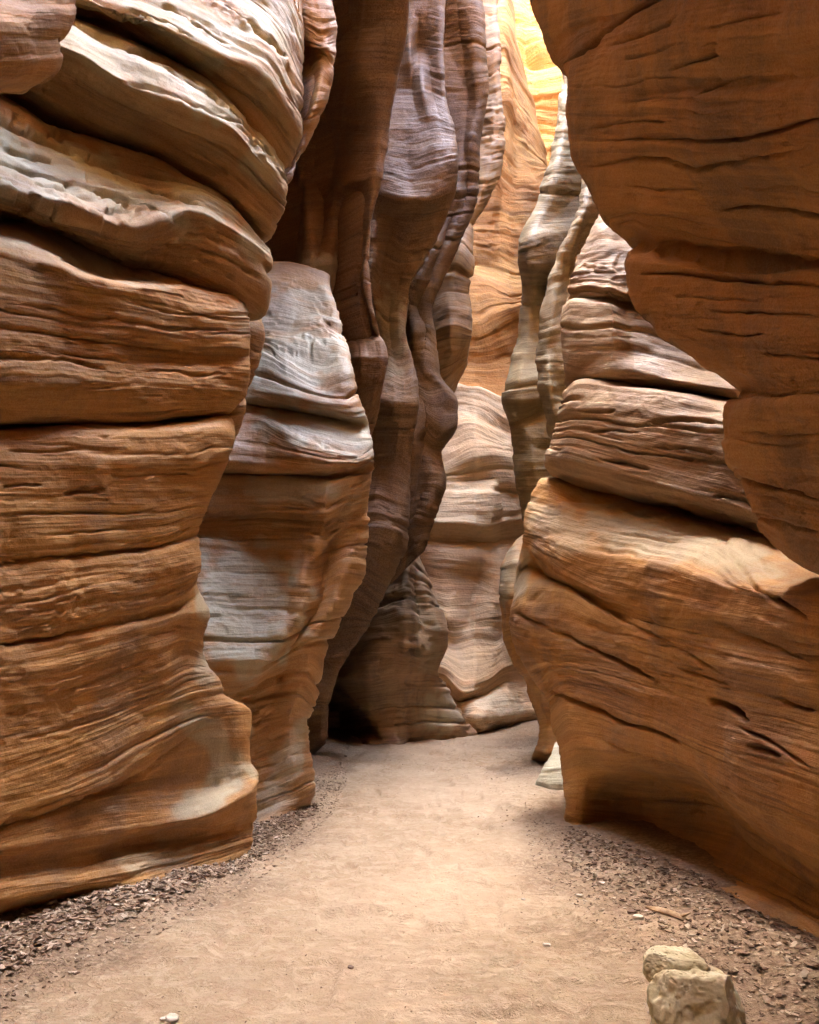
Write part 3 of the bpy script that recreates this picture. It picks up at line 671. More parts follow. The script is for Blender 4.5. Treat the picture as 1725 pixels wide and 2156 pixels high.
BL6 = [(800, 18.5), (1100, 18.5)]
brown_block = thing('rock_column', 'orange brown broken column with a blue grey rim in front of the glowing wall', 'rock column', (.5, 18.5, 0))
rock_patch('column_body', M_PINK, brown_block, rows=[
 [(820,1000,1.4),(900,960,1.2),(920,900,1.0),(935,840,.9)],
 [(820,850,1.4),(900,830,.9),(940,800,.6),(985,760,.6)],
 [(820,760,1.4),(900,750,.4),(950,740,.0),(990,730,.3)],
 [(820,700,1.4),(910,700,.3),(950,690,-.2),(993,700,.1)],
 [(820,620,1.4),(910,610,.3),(950,600,-.1),(986,608,.2)],
 [(840,540,1.4),(925,530,.3),(965,530,-.3),(996,560,0)],
 [(860,470,1.4),(950,470,.5),(980,470,.2),(998,475,.2)],
 [(880,430,1.4),(985,430,.5),(1005,430,.1),(1026,422,.3)],
 [(900,350,1.4),(1000,350,.5),(1030,345,.1),(1053,335,.3)],
 [(910,260,1.4),(1010,260,.7),(1040,260,.2),(1061,262,.3)],
 [(920,190,1.4),(1010,190,.6),(1030,200,.5),(1054,190,.2)],
 [(930,100,1.4),(1010,100,.5),(1030,100,.3),(1048,90,.2)],
 [(930,-20,1.4),(1010,-20,.5),(1030,-20,.4),(1047,-20,.3)],
 [(930,-200,1.4),(1010,-200,.5),(1030,-200,.4),(1047,-200,.3)],
 ], base=BL6, pre=[(-3, .3), (-3, 0)], post='curl', curl=(0, .14), side=-1, bottom=[(-.5, .5, .3)], top=RIM_OUT, sc=2.0, rough=1.8, flute=.5, bed=.3, lump=.6, crease=.9, amp=.7)

# ------------------------------------------------------------------ LOW FIN standing on the sand, centre
BLF = [(600, 16.0), (850, 16.2), (1010, 17.9)]
fin = thing('rock_fin', 'low leaning fin of brown rock standing on the sand in front of the pale wall', 'rock fin', (-.4, 16.3, 0))
rock_patch('fin_body', M_PINK, fin, rows=[
 [(600,1580,3.5),(690,1565,3.0),(740,1565,1.6),(780,1565,G_),(840,1566,G_),(856,1558,G_),(900,1553,G_),(1006,1547,G_)],
 [(600,1550,3.5),(690,1550,3.0),(740,1545,1.6),(800,1542,-.1),(838,1540,-.15),(856,1538,.35),(900,1530,.3),(988,1530,.2)],
 [(600,1520,3.8),(700,1525,3.3),(740,1520,1.5),(780,1515,.1),(832,1510,.0),(856,1510,.4),(900,1505,.3),(975,1510,.3)],
 [(600,1480,3.6),(700,1490,2.8),(740,1485,.9),(780,1480,.0),(832,1475,.0),(866,1475,.3),(900,1475,.3),(955,1475,.4)],
 [(600,1440,1.8),(720,1450,.5),(780,1445,-.2),(830,1440,-.2),(870,1440,.2),(905,1440,.1),(936,1440,.4)],
 [(600,1400,1.2),(720,1420,.2),(780,1410,-.4),(830,1400,-.4),(880,1405,0),(918,1412,.2)],
 [(600,1350,1.2),(740,1360,.3),(800,1350,-.3),(850,1350,-.4),(890,1360,-.2),(929,1352,.1)],
 [(600,1300,1.2),(760,1310,.5),(820,1300,-.1),(860,1290,-.3),(872,1300,.1),(900,1300,-.1),(924,1305,.1)],
 [(600,1230,1.2),(780,1250,.6),(830,1240,.2),(858,1230,-.1),(870,1240,.2),(890,1240,0),(910,1255,.2)],
 [(600,1190,1.2),(800,1190,.7),(840,1185,.4),(860,1180,.1),(872,1190,.3),(898,1215,.3)],
 [(600,1150,1.4),(820,1155,.9),(840,1140,.6),(853,1126,.4),(860,1135,.4),(872,1155,.5)],
 ], base=BLF, pre=[(-3, .3)], post='curl', curl=(0, .25), side=-1, bottom=FOOT, top=[(.1, .2, .6), (.2, .5, 2.0)], sc=1.9, rough=1.6, flute=.3,
 bleach_sky=[(930,1500,60,50,0,.9),(880,1330,30,110,10,.5)])

# ------------------------------------------------------------------ CENTRE WALL
BLC = [(780, 18.3), (900, 18.5), (1000, 18.8), (1070, 20), (1160, 23)]
centre = thing('rock_wall', 'pale striped wall closing the end of the passage, glowing orange higher up', 'rock wall', (1, 22, 0))
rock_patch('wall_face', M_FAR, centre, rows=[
 [(780,1542,G_),(900,1540,G_),(1010,1538,G_),(1070,1525,G_),(1160,1514,G_)],
 [(780,1500,0),(900,1500,.2),(975,1505,.2),(1010,1512,-.6),(1060,1508,-.5),(1100,1500,.0),(1160,1495,.2)],
 [(780,1470,.5),(900,1470,.4),(960,1490,.3),(1015,1478,-.2),(1065,1468,-.2),(1095,1470,.4),(1160,1460,.6)],
 [(780,1430,.5),(920,1440,.5),(970,1478,.5),(1020,1462,.3),(1060,1438,.4),(1090,1440,.6),(1160,1430,.9)],
 [(780,1400,.5),(930,1420,.0),(980,1458,-.2),(1020,1445,-.2),(1060,1415,.1),(1160,1400,.9)],
 [(780,1360,.5),(930,1380,.1),(980,1410,.1),(1030,1400,.0),(1060,1380,.2),(1160,1370,.9)],
 [(780,1330,.5),(930,1345,.25),(960,1355,.3),(1000,1345,.3),(1040,1350,.1),(1065,1340,.3),(1160,1330,.9)],
 [(780,1290,.5),(920,1290,.2),(945,1300,.0),(990,1300,.5),(1035,1290,.1),(1070,1290,.6),(1160,1280,.9)],
 [(780,1210,.8),(890,1210,.4),(930,1220,.3),(1000,1220,.6),(1040,1235,.2),(1080,1220,.7),(1160,1220,1.)],
 [(780,1165,.6),(890,1165,.2),(960,1170,.1),(1030,1172,.1),(1045,1175,.4),(1160,1150,1.)],
 [(780,1140,.6),(890,1138,.3),(960,1142,.4),(1030,1142,.5),(1045,1138,.9),(1160,1130,1.2)],
 [(780,1100,.6),(900,1100,-.1),(960,1100,-.2),(1030,1108,-.4),(1046,1100,.2),(1090,1092,.2),(1160,1090,1.)],
 [(780,1050,.7),(910,1045,.2),(960,1045,0),(1033,1040,-.5),(1048,1038,.2),(1100,1045,.1),(1160,1050,1.)],
 [(780,1020,.8),(930,1020,.4),(1000,1016,.4),(1050,1012,-.1),(1095,1016,0),(1160,1020,1.)],
 [(780,985,.8),(930,990,.4),(960,980,.3),(1020,960,-.3),(1085,965,-.3),(1160,960,.8)],
 [(780,920,.8),(940,920,.5),(990,905,.3),(1030,925,0),(1075,940,-.1),(1160,940,.8)],
 [(780,870,.8),(940,870,.7),(980,862,.6),(1010,875,.5),(1050,905,.4),(1090,920,.6),(1160,900,1.)],
 [(780,820,.8),(940,815,.7),(1000,815,.7),(1060,835,.4),(1090,820,.8),(1160,820,1.)],
 ], base=BLC, lean=3.5, pre=[(-4, .3), (-5, 0)], post='curl', curl=(0, .5), side=-1, bottom=FOOT, top=BACK, sc=2.4, rough=.9, crease=.4,
 bleach_sky=[(980,830,140,60,0,.4),(960,1080,110,60,0,.5),(1040,1490,60,40,0,.9)])
rock_patch('wall_face', M_BOUNCE, centre, label='upper part of the end wall glowing orange', rows=[
 [(780,822,.8),(940,817,.7),(1000,817,.7),(1060,837,.4),(1090,822,.8),(1160,822,1.)],
 [(780,750,1.),(920,750,1.4),(970,760,1.3),(1020,760,1.2),(1060,750,1.3),(1100,740,1.6),(1160,740,2.)],
 [(780,690,1.),(920,690,1.4),(990,690,1.1),(1040,665,.8),(1080,650,.9),(1110,640,1.2),(1160,640,2.)],
 [(780,600,1.5),(960,600,1.6),(1020,600,1.2),(1050,612,1.1),(1090,620,1.2),(1160,600,2.)],
 [(780,560,1.6),(980,552,1.9),(1030,560,2.0),(1060,566,1.8),(1090,580,1.8),(1160,560,2.4)],
 [(780,450,1.6),(990,450,1.8),(1040,450,1.5),(1052,450,1.9),(1080,460,1.9),(1125,460,2.0),(1160,440,2.4)],
 [(780,360,1.6),(1010,360,1.7),(1045,360,1.5),(1056,380,2.1),(1090,400,2.2),(1120,400,2.1),(1154,372,2.3)],
 [(780,240,1.8),(1010,240,2.0),(1045,220,1.7),(1065,215,1.8),(1090,260,2.4),(1110,280,2.5),(1150,345,2.8)],
 [(780,130,2),(1010,130,2.2),(1045,120,1.9),(1068,120,2.2),(1085,160,2.8),(1100,190,3.0),(1128,250,3.2)],
 [(780,20,2),(1010,20,2.6),(1045,10,2.3),(1060,10,2.6),(1075,30,3),(1085,60,3.2),(1095,110,3.4)],
 [(780,-60,2),(1010,-60,2.8),(1040,-60,2.6),(1060,-50,2.8),(1075,-40,3.2)],
 [(780,-240,2),(1010,-240,2.8),(1040,-240,2.6),(1060,-240,3.2)],
 ], base=BLC, lean=3.5, crease=.5, pre=[(-4, .3), (-5, 0)], post='curl', curl=(0, .5), side=-1, bottom=UNDER, top=[(3, 0, 0), (14, 0, .5)], sc=2.4, rough=.9)

BLS = [(980, 33), (1300, 33)]
sunny = thing('rock_cliff', 'sunlit golden cliff with lumpy surface seen at the top of the gap', 'rock cliff', (6, 33, 0))
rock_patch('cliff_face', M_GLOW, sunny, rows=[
 [(980,700,0),(1080,700,0),(1150,700,0),(1330,700,0)],
 [(980,520,0),(1080,520,.5),(1150,520,0),(1330,520,.5)],
 [(980,350,.4),(1080,350,.2),(1150,360,.5),(1330,350,0)],
 [(980,200,.4),(1080,200,.9),(1140,200,.5),(1330,200,0)],
 [(980,60,1.4),(1080,60,1.2),(1130,60,1.5),(1330,50,1)],
 [(980,-120,2),(1080,-120,2),(1130,-120,2),(1330,-120,2)],
 ], base=BLS, pre=[(-10, .3)], post=[(12, .3)], side=1, bottom=[(-22, 0, 0)], top=[(20, 0, -1)], sc=4.0, rough=3.0, lump=6.0, bed=2.5, flute=0, spacing=2.0)

# ------------------------------------------------------------------ RIGHT SIDE, far to near
BR5 = [(1000, 17.0), (1400, 16.5)]
olive = thing('rock_column', 'olive grey swelling column on the right edge of the glowing wall', 'rock column', (2.4, 17, 0))
rock_patch('column_body', M_GREEN, olive, rows=[
 [(1130,1180,.3),(1180,1180,.3),(1320,1180,.5)],
 [(1107,1082,.2),(1150,1080,.0),(1320,1080,.5)],
 [(1090,1020,.1),(1130,1020,-.2),(1320,1020,.5)],
 [(1078,950,.1),(1120,950,-.3),(1170,950,.0),(1320,950,.5)],
 [(1077,905,.2),(1110,905,-.2),(1320,900,.5)],
 [(1079,890,.4),(1110,880,.2),(1150,860,.1),(1320,880,.5)],
 [(1066,845,.1),(1095,845,-.3),(1140,840,-.2),(1320,850,.5)],
 [(1064,815,.1),(1095,805,-.3),(1140,800,-.2),(1320,800,.5)],
 [(1078,765,.2),(1105,760,.0),(1140,760,.1),(1320,760,.5)],
 [(1094,715,.3),(1110,715,.2),(1150,710,.4),(1320,710,.6)],
 [(1098,650,.3),(1115,650,.3),(1150,650,.6),(1320,650,.6)],
 [(1102,605,.3),(1125,600,.3),(1150,600,.7),(1320,600,.6)],
 [(1097,560,.1),(1120,560,-.3),(1150,560,-.1),(1320,560,.6)],
 [(1100,515,.1),(1120,510,-.3),(1152,500,-.1),(1320,500,.8)],
 [(1109,482,.2),(1130,480,.0),(1158,480,.1),(1320,480,.8)],
 [(1140,418,.3),(1158,420,.1),(1200,420,.4),(1320,420,.8)],
 [(1155,366,.3),(1172,360,.1),(1200,360,.3),(1320,360,.8)],
 [(1165,290,.4),(1185,290,.3),(1220,290,.5),(1320,290,.8)],
 [(1173,215,.6),(1195,215,.5),(1320,215,.9)],
 [(1186,170,.9),(1210,170,.9),(1320,170,1.2)],
 ], base=BR5, pre='curl', post=[(5, .3)], curl=(.3, 0), side=1, bottom=[(-1, .6, .3), (-5, .6, .3)], top=[(2, .2, .2), (8, .8, .6)], sc=2.0, rough=.7,
 bleach_sky=[(1125,640,40,80,0,.7),(1160,400,60,90,-30,.6)])

BR6 = [(1100, 13.5), (1400, 12.5)]
blue_slab = thing('rock_column', 'thin upright slab with pale blue sheen between the olive column and the right block', 'rock column', (2.6, 13, 0))
rock_patch('column_body', M_GREEN, blue_slab, rows=[
 [(1157,915,.4),(1175,910,.4),(1340,900,.6)],
 [(1150,880,.2),(1170,880,-.1),(1340,880,.5)],
 [(1134,830,.2),(1160,830,-.2),(1190,830,.3),(1340,830,.5)],
 [(1128,780,.2),(1155,780,-.2),(1180,780,.1),(1340,780,.5)],
 [(1130,740,.3),(1150,735,.1),(1180,730,.2),(1340,730,.5)],
 [(1134,705,.2),(1160,698,.1),(1190,690,.3),(1340,690,.5)],
 [(1142,650,.2),(1165,640,.2),(1195,620,.6),(1340,640,.8)],
 [(1162,580,.2),(1180,570,.4),(1205,560,.8),(1340,560,1)],
 [(1182,530,.3),(1200,525,.5),(1220,520,.9),(1340,520,1.2)],
 [(1202,488,.4),(1216,480,.5),(1228,480,.8),(1340,480,1.4)],
 [(1220,430,.6),(1232,430,.6),(1340,430,1.5)],
 [(1222,380,.8),(1236,370,.8),(1340,370,1.7)],
 [(1205,300,1.2),(1230,300,1.1),(1340,300,1.9)],
 [(1198,200,1.6),(1230,200,1.5),(1340,200,2)],
 [(1200,60,1.8),(1230,60,1.8),(1340,60,2)],
 ], base=BR6, pre='curl', post=[(4, .3)], curl=(.22, 0), side=1, bottom=[(-.5, .6, .3), (-4, .6, .3)], top=[(2, .5, .3), (7, 2, .3)], sc=1.7, rough=.7,
 bleach_sky=[(1170,660,30,130,20,.7)])

BR4 = [(1040, 12.6), (1300, 11.5)]
leg = thing('rock_buttress', 'brown undercut foot of rock with a pale green flank behind the right slope', 'rock buttress', (2.2, 12.6, 0))
rock_patch('buttress_body', M_NEAR, leg, rows=[
 [(1118,1604,G_),(1140,1606,G_),(1300,1620,G_)],
 [(1126,1580,.2),(1150,1585,.0),(1300,1580,.2)],
 [(1134,1535,.3),(1155,1530,.1),(1300,1530,.2)],
 [(1122,1480,.3),(1145,1480,.0),(1300,1480,.2)],
 [(1100,1425,.3),(1125,1420,.0),(1300,1420,.2)],
 [(1086,1395,.2),(1110,1390,.0),(1300,1390,.2)],
 [(1066,1345,.1),(1090,1340,-.1),(1300,1340,.2)],
 [(1060,1290,.1),(1085,1290,-.1),(1300,1290,.2)],
 [(1053,1242,.1),(1078,1245,-.1),(1300,1240,.2)],
 [(1060,1195,.2),(1085,1190,.0),(1300,1190,.3)],
 [(1080,1158,.4),(1095,1150,.3),(1300,1150,.6)],
 [(1096,1130,.8),(1110,1125,.7),(1300,1120,1)],
 ], base=BR4, pre='curl', post=[(3, .3)], curl=(.22, 0), side=1, bottom=FOOT, top=[(.2, .3, .6), (.4, 1, 2)], sc=1.5, rough=.8,
 bleach_sky=[(1075,1215,26,75,-15,.9)])

BR3 = [(1100, 9.9), (1260, 9.2)]
apron = thing('rock_slab', 'pale grey smooth slab leaning out of the sand at the right wall corner', 'rock slab', (1.8, 9.6, 0))
rock_patch('slab_body', M_WHITE, apron, rows=[
 [(1117,1668,G_),(1150,1678,G_),(1260,1690,G_)],
 [(1125,1645,.05),(1155,1650,.0),(1260,1650,.1)],
 [(1140,1615,.15),(1162,1615,.1),(1260,1610,.2)],
 [(1160,1590,.3),(1175,1588,.3),(1260,1580,.4)],
 [(1172,1565,.6),(1185,1560,.6),(1260,1550,.8)],
 ], base=BR3, pre='curl', post=[(2, .2)], curl=(.1, 0), side=1, bottom=[(-.4, -.2, -.2)], top=[(.1, .5, .5)], sc=.8, rough=.5)

BR2 = [(1060, 8.7), (1200, 7.7), (1400, 6.3), (1568, 5.3), (1725, 4.6), (1980, 3.7)]
near_right = thing('rock_wall', 'huge diagonally banded orange wall with a pale sloping shelf on the right', 'rock wall', (2.4, 6, 0))
kwR = dict(base=BR2, pre='curl', post=BEHIND_R, side=1, parent=near_right, xr=1980)
kwR_low = dict(kwR, lump=.7)
rock_patch('rock_layer', M_NEAR, cracks=[
 ([(1079,1281),(1117,1304),(1160,1320)], 4, .07), ([(1157,1322),(1198,1337),(1233,1362),(1269,1375),(1323,1402),(1386,1434),(1410,1446)], 4.5, .08),
 ([(1146,1446),(1202,1472),(1251,1492),(1292,1514),(1359,1532),(1445,1566)], 5.5, .09), ([(1485,1468),(1516,1481),(1547,1496),(1590,1522)], 8, .12),
 ([(1380,1356),(1426,1366),(1471,1389),(1540,1426)], 3.5, .05), ([(1245,1266),(1314,1304),(1381,1335),(1450,1372)], 3.5, .05), ([(1426,1407),(1480,1425),(1540,1444)], 3.5, .05),
 ([(1536,1172),(1578,1219),(1628,1259),(1720,1306)], 6, .09), ([(1585,1572),(1620,1582),(1660,1592)], 6, .08), ([(1500,1310),(1600,1350),(1725,1400)], 4, .05), ([(1250,1560),(1350,1590),(1450,1640)], 3.5, .04),
 ([(1560,1530),(1640,1565),(1725,1620)], 4, .06), ([(1300,1120),(1370,1135),(1440,1150)], 3.5, .04), ([(1640,1470),(1725,1500)], 5, .06)], rows=[
 [(1184,1750,G_),(1225,1748,G_),(1285,1746,G_),(1330,1760,G_),(1380,1795,G_),(1500,1868,G_),(1725,2000,G_),(1980,2190,G_)],
 [(1183,1728,.02),(1225,1730,.28),(1285,1734,.85),(1330,1742,1.1),(1370,1766,1.),(1500,1806,.8),(1725,1925,.45),(1980,2080,.3)],
 [(1186,1695,0),(1225,1702,.22),(1285,1708,.85),(1350,1715,1.2),(1530,1742,1.1),(1600,1790,.8),(1725,1865,.5),(1980,1990,.4)],
 [(1183,1658,-.02),(1230,1652,.12),(1285,1650,.5),(1350,1655,.8),(1480,1672,.9),(1545,1705,.6),(1640,1765,.15),(1725,1815,.08),(1980,1930,0)],
 [(1180,1625,-.02),(1230,1610,.05),(1340,1610,.15),(1450,1630,.18),(1560,1690,.12),(1725,1785,0),(1980,1890,-.05)],
 [(1176,1590,0),(1220,1575,-.08),(1300,1582,-.05),(1450,1615,-.03),(1600,1690,-.08),(1725,1750,-.1),(1980,1850,-.1)],
 [(1166,1530,.1),(1200,1500,-.05),(1300,1525,-.1),(1450,1580,-.1),(1600,1650,-.12),(1725,1700,-.15),(1980,1800,-.15)],
 [(1160,1480,.25),(1195,1455,-.03),(1300,1480,-.1),(1500,1560,-.12),(1725,1630,-.15),(1980,1720,-.15)],
 [(1130,1440,.35),(1170,1415,0),(1300,1440,-.1),(1500,1500,-.1),(1725,1560,-.12),(1980,1640,-.15)],
 [(1086,1368,.1),(1150,1375,-.05),(1300,1400,-.08),(1500,1450,-.1),(1725,1500,-.1),(1980,1550,-.1)],
 [(1072,1308,.08),(1150,1325,-.08),(1300,1350,-.1),(1500,1395,-.12),(1725,1440,-.15),(1980,1480,-.15)],
 [(1077,1265,.1),(1112,1238,.05),(1175,1240,-.05),(1290,1300,-.08),(1500,1355,-.1),(1725,1395,-.12),(1980,1430,-.12)],
 [(1083,1222,.25),(1112,1190,.45),(1172,1226,.35),(1290,1287,.03),(1500,1342,-.05),(1725,1380,-.08),(1980,1415,-.1)],
 [(1100,1150,.1),(1145,1175,-.05),(1200,1215,-.12),(1300,1258,-.12),(1500,1295,-.12),(1725,1330,-.18),(1980,1370,-.2)],
 [(1103,1115,.05),(1180,1145,-.1),(1260,1172,-.1),(1330,1178,-.08),(1420,1198,-.1),(1510,1226,-.12),(1600,1245,-.14),(1725,1270,-.18),(1980,1310,-.2)],
 [(1110,1085,.15),(1180,1105,.05),(1260,1125,.08),(1330,1140,.15),(1420,1160,.22),(1510,1185,.22),(1560,1215,.0),(1620,1225,.0),(1725,1245,0),(1980,1290,0)],
 [(1120,1055,.3),(1180,1062,.3),(1260,1080,.35),(1340,1095,.45),(1440,1115,.6),(1540,1140,.75),(1620,1165,.6),(1725,1200,.4),(1980,1270,.2)],
 [(1142,1010,.45),(1190,1022,.6),(1250,1038,.8),(1330,1057,.95),(1440,1078,1.15),(1540,1103,1.35),(1630,1130,1.3),(1725,1160,1.1),(1980,1230,.8)],
 ], bottom=FOOT, top=BACK, curl=(.16, 0), fine=1.6, bed=.7, bleach_sky=[(1400,1130,260,55,-14,.8),(1180,1110,90,50,-20,.6),(1092,1215,26,60,-10,.95)], **kwR)
rock_patch('rock_layer', M_PINK, cracks=[([(1355,892),(1426,883),(1475,887),(1525,902)], 4.5, .09), ([(1378,936),(1449,945),(1515,955)], 4.5, .08), ([(1265,966),(1314,977),(1372,987)], 5, .09),
 ([(1505,1046),(1561,1048),(1605,1073)], 6, .12), ([(1240,915),(1300,905),(1350,912)], 3, .05), ([(1420,960),(1480,968),(1560,985)], 3.5, .06), ([(1225,870),(1300,866)], 3, .05)], rows=[
 [(1160,992,.6),(1190,1006,.7),(1250,1030,.85),(1330,1050,1.),(1440,1070,1.2),(1540,1095,1.4),(1630,1120,1.4),(1980,1200,1.)],
 [(1152,978,.3),(1190,990,.3),(1250,1005,.38),(1330,1030,.45),(1440,1055,.65),(1540,1083,.85),(1620,1105,.9),(1980,1180,.7)],
 [(1151,960,.25),(1190,965,.15),(1250,980,.2),(1330,1003,.28),(1440,1035,.5),(1540,1063,.75),(1620,1088,.85),(1980,1150,.6)],
 [(1158,935,.3),(1200,932,.15),(1260,945,.22),(1330,965,.3),(1440,992,.55),(1540,1018,.8),(1620,1040,.95),(1980,1100,.8)],
 [(1170,900,.4),(1205,890,.2),(1260,892,.25),(1330,902,.35),(1440,922,.6),(1540,940,.85),(1640,960,1.0),(1980,1000,.9)],
 [(1180,862,.5),(1205,850,.22),(1260,850,.28),(1330,858,.42),(1440,874,.68),(1540,890,.95),(1640,905,1.1),(1980,930,1.)],
 [(1187,836,.6),(1215,812,.36),(1240,806,.4),(1330,818,.58),(1440,838,.82),(1540,857,1.1),(1640,872,1.3),(1980,900,1.2)],
 [(1190,826,.9),(1220,801,.8),(1250,797,.85),(1340,808,1.0),(1440,828,1.25),(1540,845,1.5),(1640,860,1.7),(1980,880,1.5)],
 ], bottom=UNDER, top=BACK, curl=(.14, 0), rough=1.9, label='pinkish flaking block with chipped beds over the pale shelf', **kwR)
rock_patch('rock_layer', M_PINK, rows=[
 [(1193,808,1.0),(1240,799,.95),(1340,804,1.05),(1440,823,1.25),(1540,839,1.5),(1640,850,1.7)],
 [(1195,785,.7),(1240,790,.6),(1290,786,.58),(1340,788,.75),(1440,805,1.0),(1540,820,1.35),(1640,830,1.6)],
 [(1190,740,.7),(1240,745,.55),(1290,745,.58),(1335,750,.9),(1440,770,1.25),(1640,790,1.8)],
 [(1191,690,.7),(1240,690,.6),(1290,690,.62),(1328,695,1.0),(1400,710,1.35),(1640,740,2)],
 [(1194,650,.8),(1207,637,.75),(1280,636,.7),(1320,650,1.05),(1640,700,2)],
 [(1206,631,1.05),(1280,629,1.0),(1320,640,1.25),(1640,690,2.1)],
 [(1208,620,.85),(1280,618,.8),(1320,630,1.05),(1640,680,2)],
 [(1212,580,.95),(1280,572,.95),(1330,570,1.2),(1640,600,2)],
 [(1230,530,1.15),(1280,520,1.15),(1330,520,1.4),(1640,540,2)],
 [(1255,482,1.45),(1290,472,1.5),(1330,480,1.7),(1640,500,2.2)],
 [(1274,450,1.8),(1300,440,1.9),(1640,440,2.4)],
 ], bottom=UNDER, top=[(.2, .5, .5), (.8, 1.8, 1.0)], curl=(.16, 0), rough=1.3, sc=1.2, label='dark varnished block narrowing to a point on top', **kwR)

BR1 = [(1060, 6.6), (1200, 5.7), (1320, 5.1), (1568, 4.3), (1725, 3.7), (1980, 2.9)]
overhang = thing('rock_overhang', 'dark orange bulging overhang with wavy cracks hanging over the top right', 'rock overhang', (2.6, 4, 0))
rock_patch('overhang_face', M_OVER, overhang, cracks=[
 ([(1190,128),(1230,108),(1290,62),(1350,20),(1400,-4)], 6, 0.096), ([(1285,100),(1350,76),(1410,55),(1432,28)], 3.5, 0.042), ([(1310,130),(1380,112),(1445,92)], 3, 0.036),
 ([(1490,67),(1560,46),(1655,22)], 3, 0.030), ([(1405,152),(1464,136),(1530,112)], 3.5, 0.036), ([(1460,206),(1518,180),(1595,158)], 3, 0.030), ([(1240,268),(1338,258),(1415,258)], 3, 0.030),
 ([(1260,294),(1350,300),(1470,300),(1548,294),(1626,279),(1725,252),(1800,240)], 6, 0.060), ([(1225,348),(1338,342),(1410,345),(1470,357),(1530,345),(1620,330),(1725,327)], 5, 0.048),
 ([(1495,445),(1590,438),(1650,447),(1740,464)], 5, 0.048), ([(1318,514),(1410,518),(1500,540),(1600,555),(1740,562)], 12, 0.072),
 ([(1320,576),(1440,573),(1530,585),(1650,600),(1760,608)], 5, 0.054), ([(1480,655),(1590,660),(1740,668)], 4, 0.030), ([(1455,696),(1560,708),(1630,705)], 4, 0.030), ([(1600,745),(1680,748),(1760,760)], 4, 0.030),
 ([(1552,998),(1605,1013),(1650,1026),(1740,1050)], 5, 0.072), ([(1590,1085),(1660,1100),(1740,1120)], 5, 0.036), ([(1560,905),(1640,915),(1740,912)], 3, 0.024), ([(1300,395),(1390,402),(1480,398)], 3, 0.024)], rows=[
 [(1616,1108,.6),(1650,1145,.7),(1725,1185,.7),(1980,1290,.6)],
 [(1606,1088,.4),(1660,1105,.42),(1725,1130,.42),(1980,1210,.4)],
 [(1573,1018,.25),(1640,1022,.25),(1725,1040,.25),(1980,1070,.25)],
 [(1532,962,.12),(1600,962,.1),(1725,975,.1),(1980,1000,.1)],
 [(1523,902,.05),(1600,902,.0),(1725,910,-.0),(1980,920,-.0)],
 [(1530,856,.1),(1600,856,-.03),(1725,858,-.08),(1980,860,-.1)],
 [(1564,823,.2),(1620,828,.02),(1725,832,-.05),(1980,830,-.1)],
 [(1505,788,.1),(1580,792,-.05),(1725,795,-.1),(1980,790,-.12)],
 [(1440,747,.05),(1550,745,-.1),(1725,745,-.13),(1980,740,-.15)],
 [(1372,697,.0),(1500,692,-.12),(1725,700,-.18),(1980,700,-.2)],
 [(1342,652,0),(1450,642,-.12),(1725,650,-.2),(1980,650,-.22)],
 [(1322,600,.0),(1450,590,-.13),(1725,610,-.22),(1980,610,-.25)],
 [(1313,550,.0),(1400,555,-.1),(1725,580,-.2),(1980,590,-.22)],
 [(1322,520,.12),(1400,530,.1),(1500,545,.05),(1725,568,-.02),(1980,575,-.1)],
 [(1303,482,.08),(1400,500,.0),(1500,520,-.03),(1725,550,-.1),(1980,560,-.15)],
 [(1270,445,0),(1400,450,-.15),(1725,480,-.25),(1980,490,-.3)],
 [(1227,372,-.05),(1400,380,-.25),(1725,400,-.42),(1980,400,-.45)],
 [(1203,300,-.1),(1400,300,-.5),(1725,310,-.8),(1980,300,-.85)],
 [(1193,215,-.15),(1400,210,-.65),(1725,200,-1.0),(1980,190,-1.)],
 [(1190,160,-.15),(1260,120,-.3),(1400,90,-.75),(1725,60,-1.2),(1980,40,-1.15)],
 [(1172,118,-.05),(1240,70,-.2),(1400,20,-.75),(1725,-40,-1.25),(1980,-60,-1.2)],
 [(1136,52,-.1),(1230,20,-.3),(1400,-40,-.85),(1725,-120,-1.35),(1980,-150,-1.25)],
 [(1118,-20,-.1),(1230,-60,-.4),(1400,-120,-.95),(1725,-260,-1.4),(1980,-300,-1.3)],
 [(1100,-140,-.1),(1230,-200,-.4),(1400,-300,-.95),(1725,-500,-1.4),(1980,-600,-1.3)],
 ], base=BR1, pre='curl', post=BEHIND_R, curl=(.2, 0), side=1, bottom=[(-.02, .4, .1), (-.05, 1.5, .2)], xr=1980,
 top=[(.6, -.4, 0), (2.0, -1.1, 0), (5.0, -1.7, 0), (9.0, -2.0, 0), (14.0, -2.0, 0), (18.0, -1.8, 0), (18.3, 8, 0)], rough=1.3, bed=.5, fine=1.3)  # unseen top leans inward to shade the right side

# ------------------------------------------------------------------ unseen mass added behind the walls to block sky and sun light
def block_mass(name, boxes, parent):
    bm_v = []; bm_f = []
    for (x0, x1, y0, y1, z0, z1) in boxes:
        b = len(bm_v)
        bm_v += [(x0,y0,z0),(x1,y0,z0),(x1,y1,z0),(x0,y1,z0),(x0,y0,z1),(x1,y0,z1),(x1,y1,z1),(x0,y1,z1)]
        bm_f += [tuple(b+i for i in f) for f in ((0,3,2,1),(4,5,6,7),(0,1,5,4),(1,2,6,5),(2,3,7,6),(3,0,4,7))]
    me = bpy.data.meshes.new(name); me.from_pydata(bm_v, [], bm_f); me.materials.append(M_CORE)
    o = bpy.data.objects.new(name, me); link(o, parent); tag(o, None, None, kind='structure'); return o
block_mass('plateau_blocker', [(-70, -4.9, -60, 20, -1, 25.0)], None)
block_mass('plateau_blocker', [(-70, -4.6, 20.02, 44, -1, 36.0)], None)
block_mass('plateau_blocker', [(4.6, 70, -60, 8, -1, 29.0)], None)
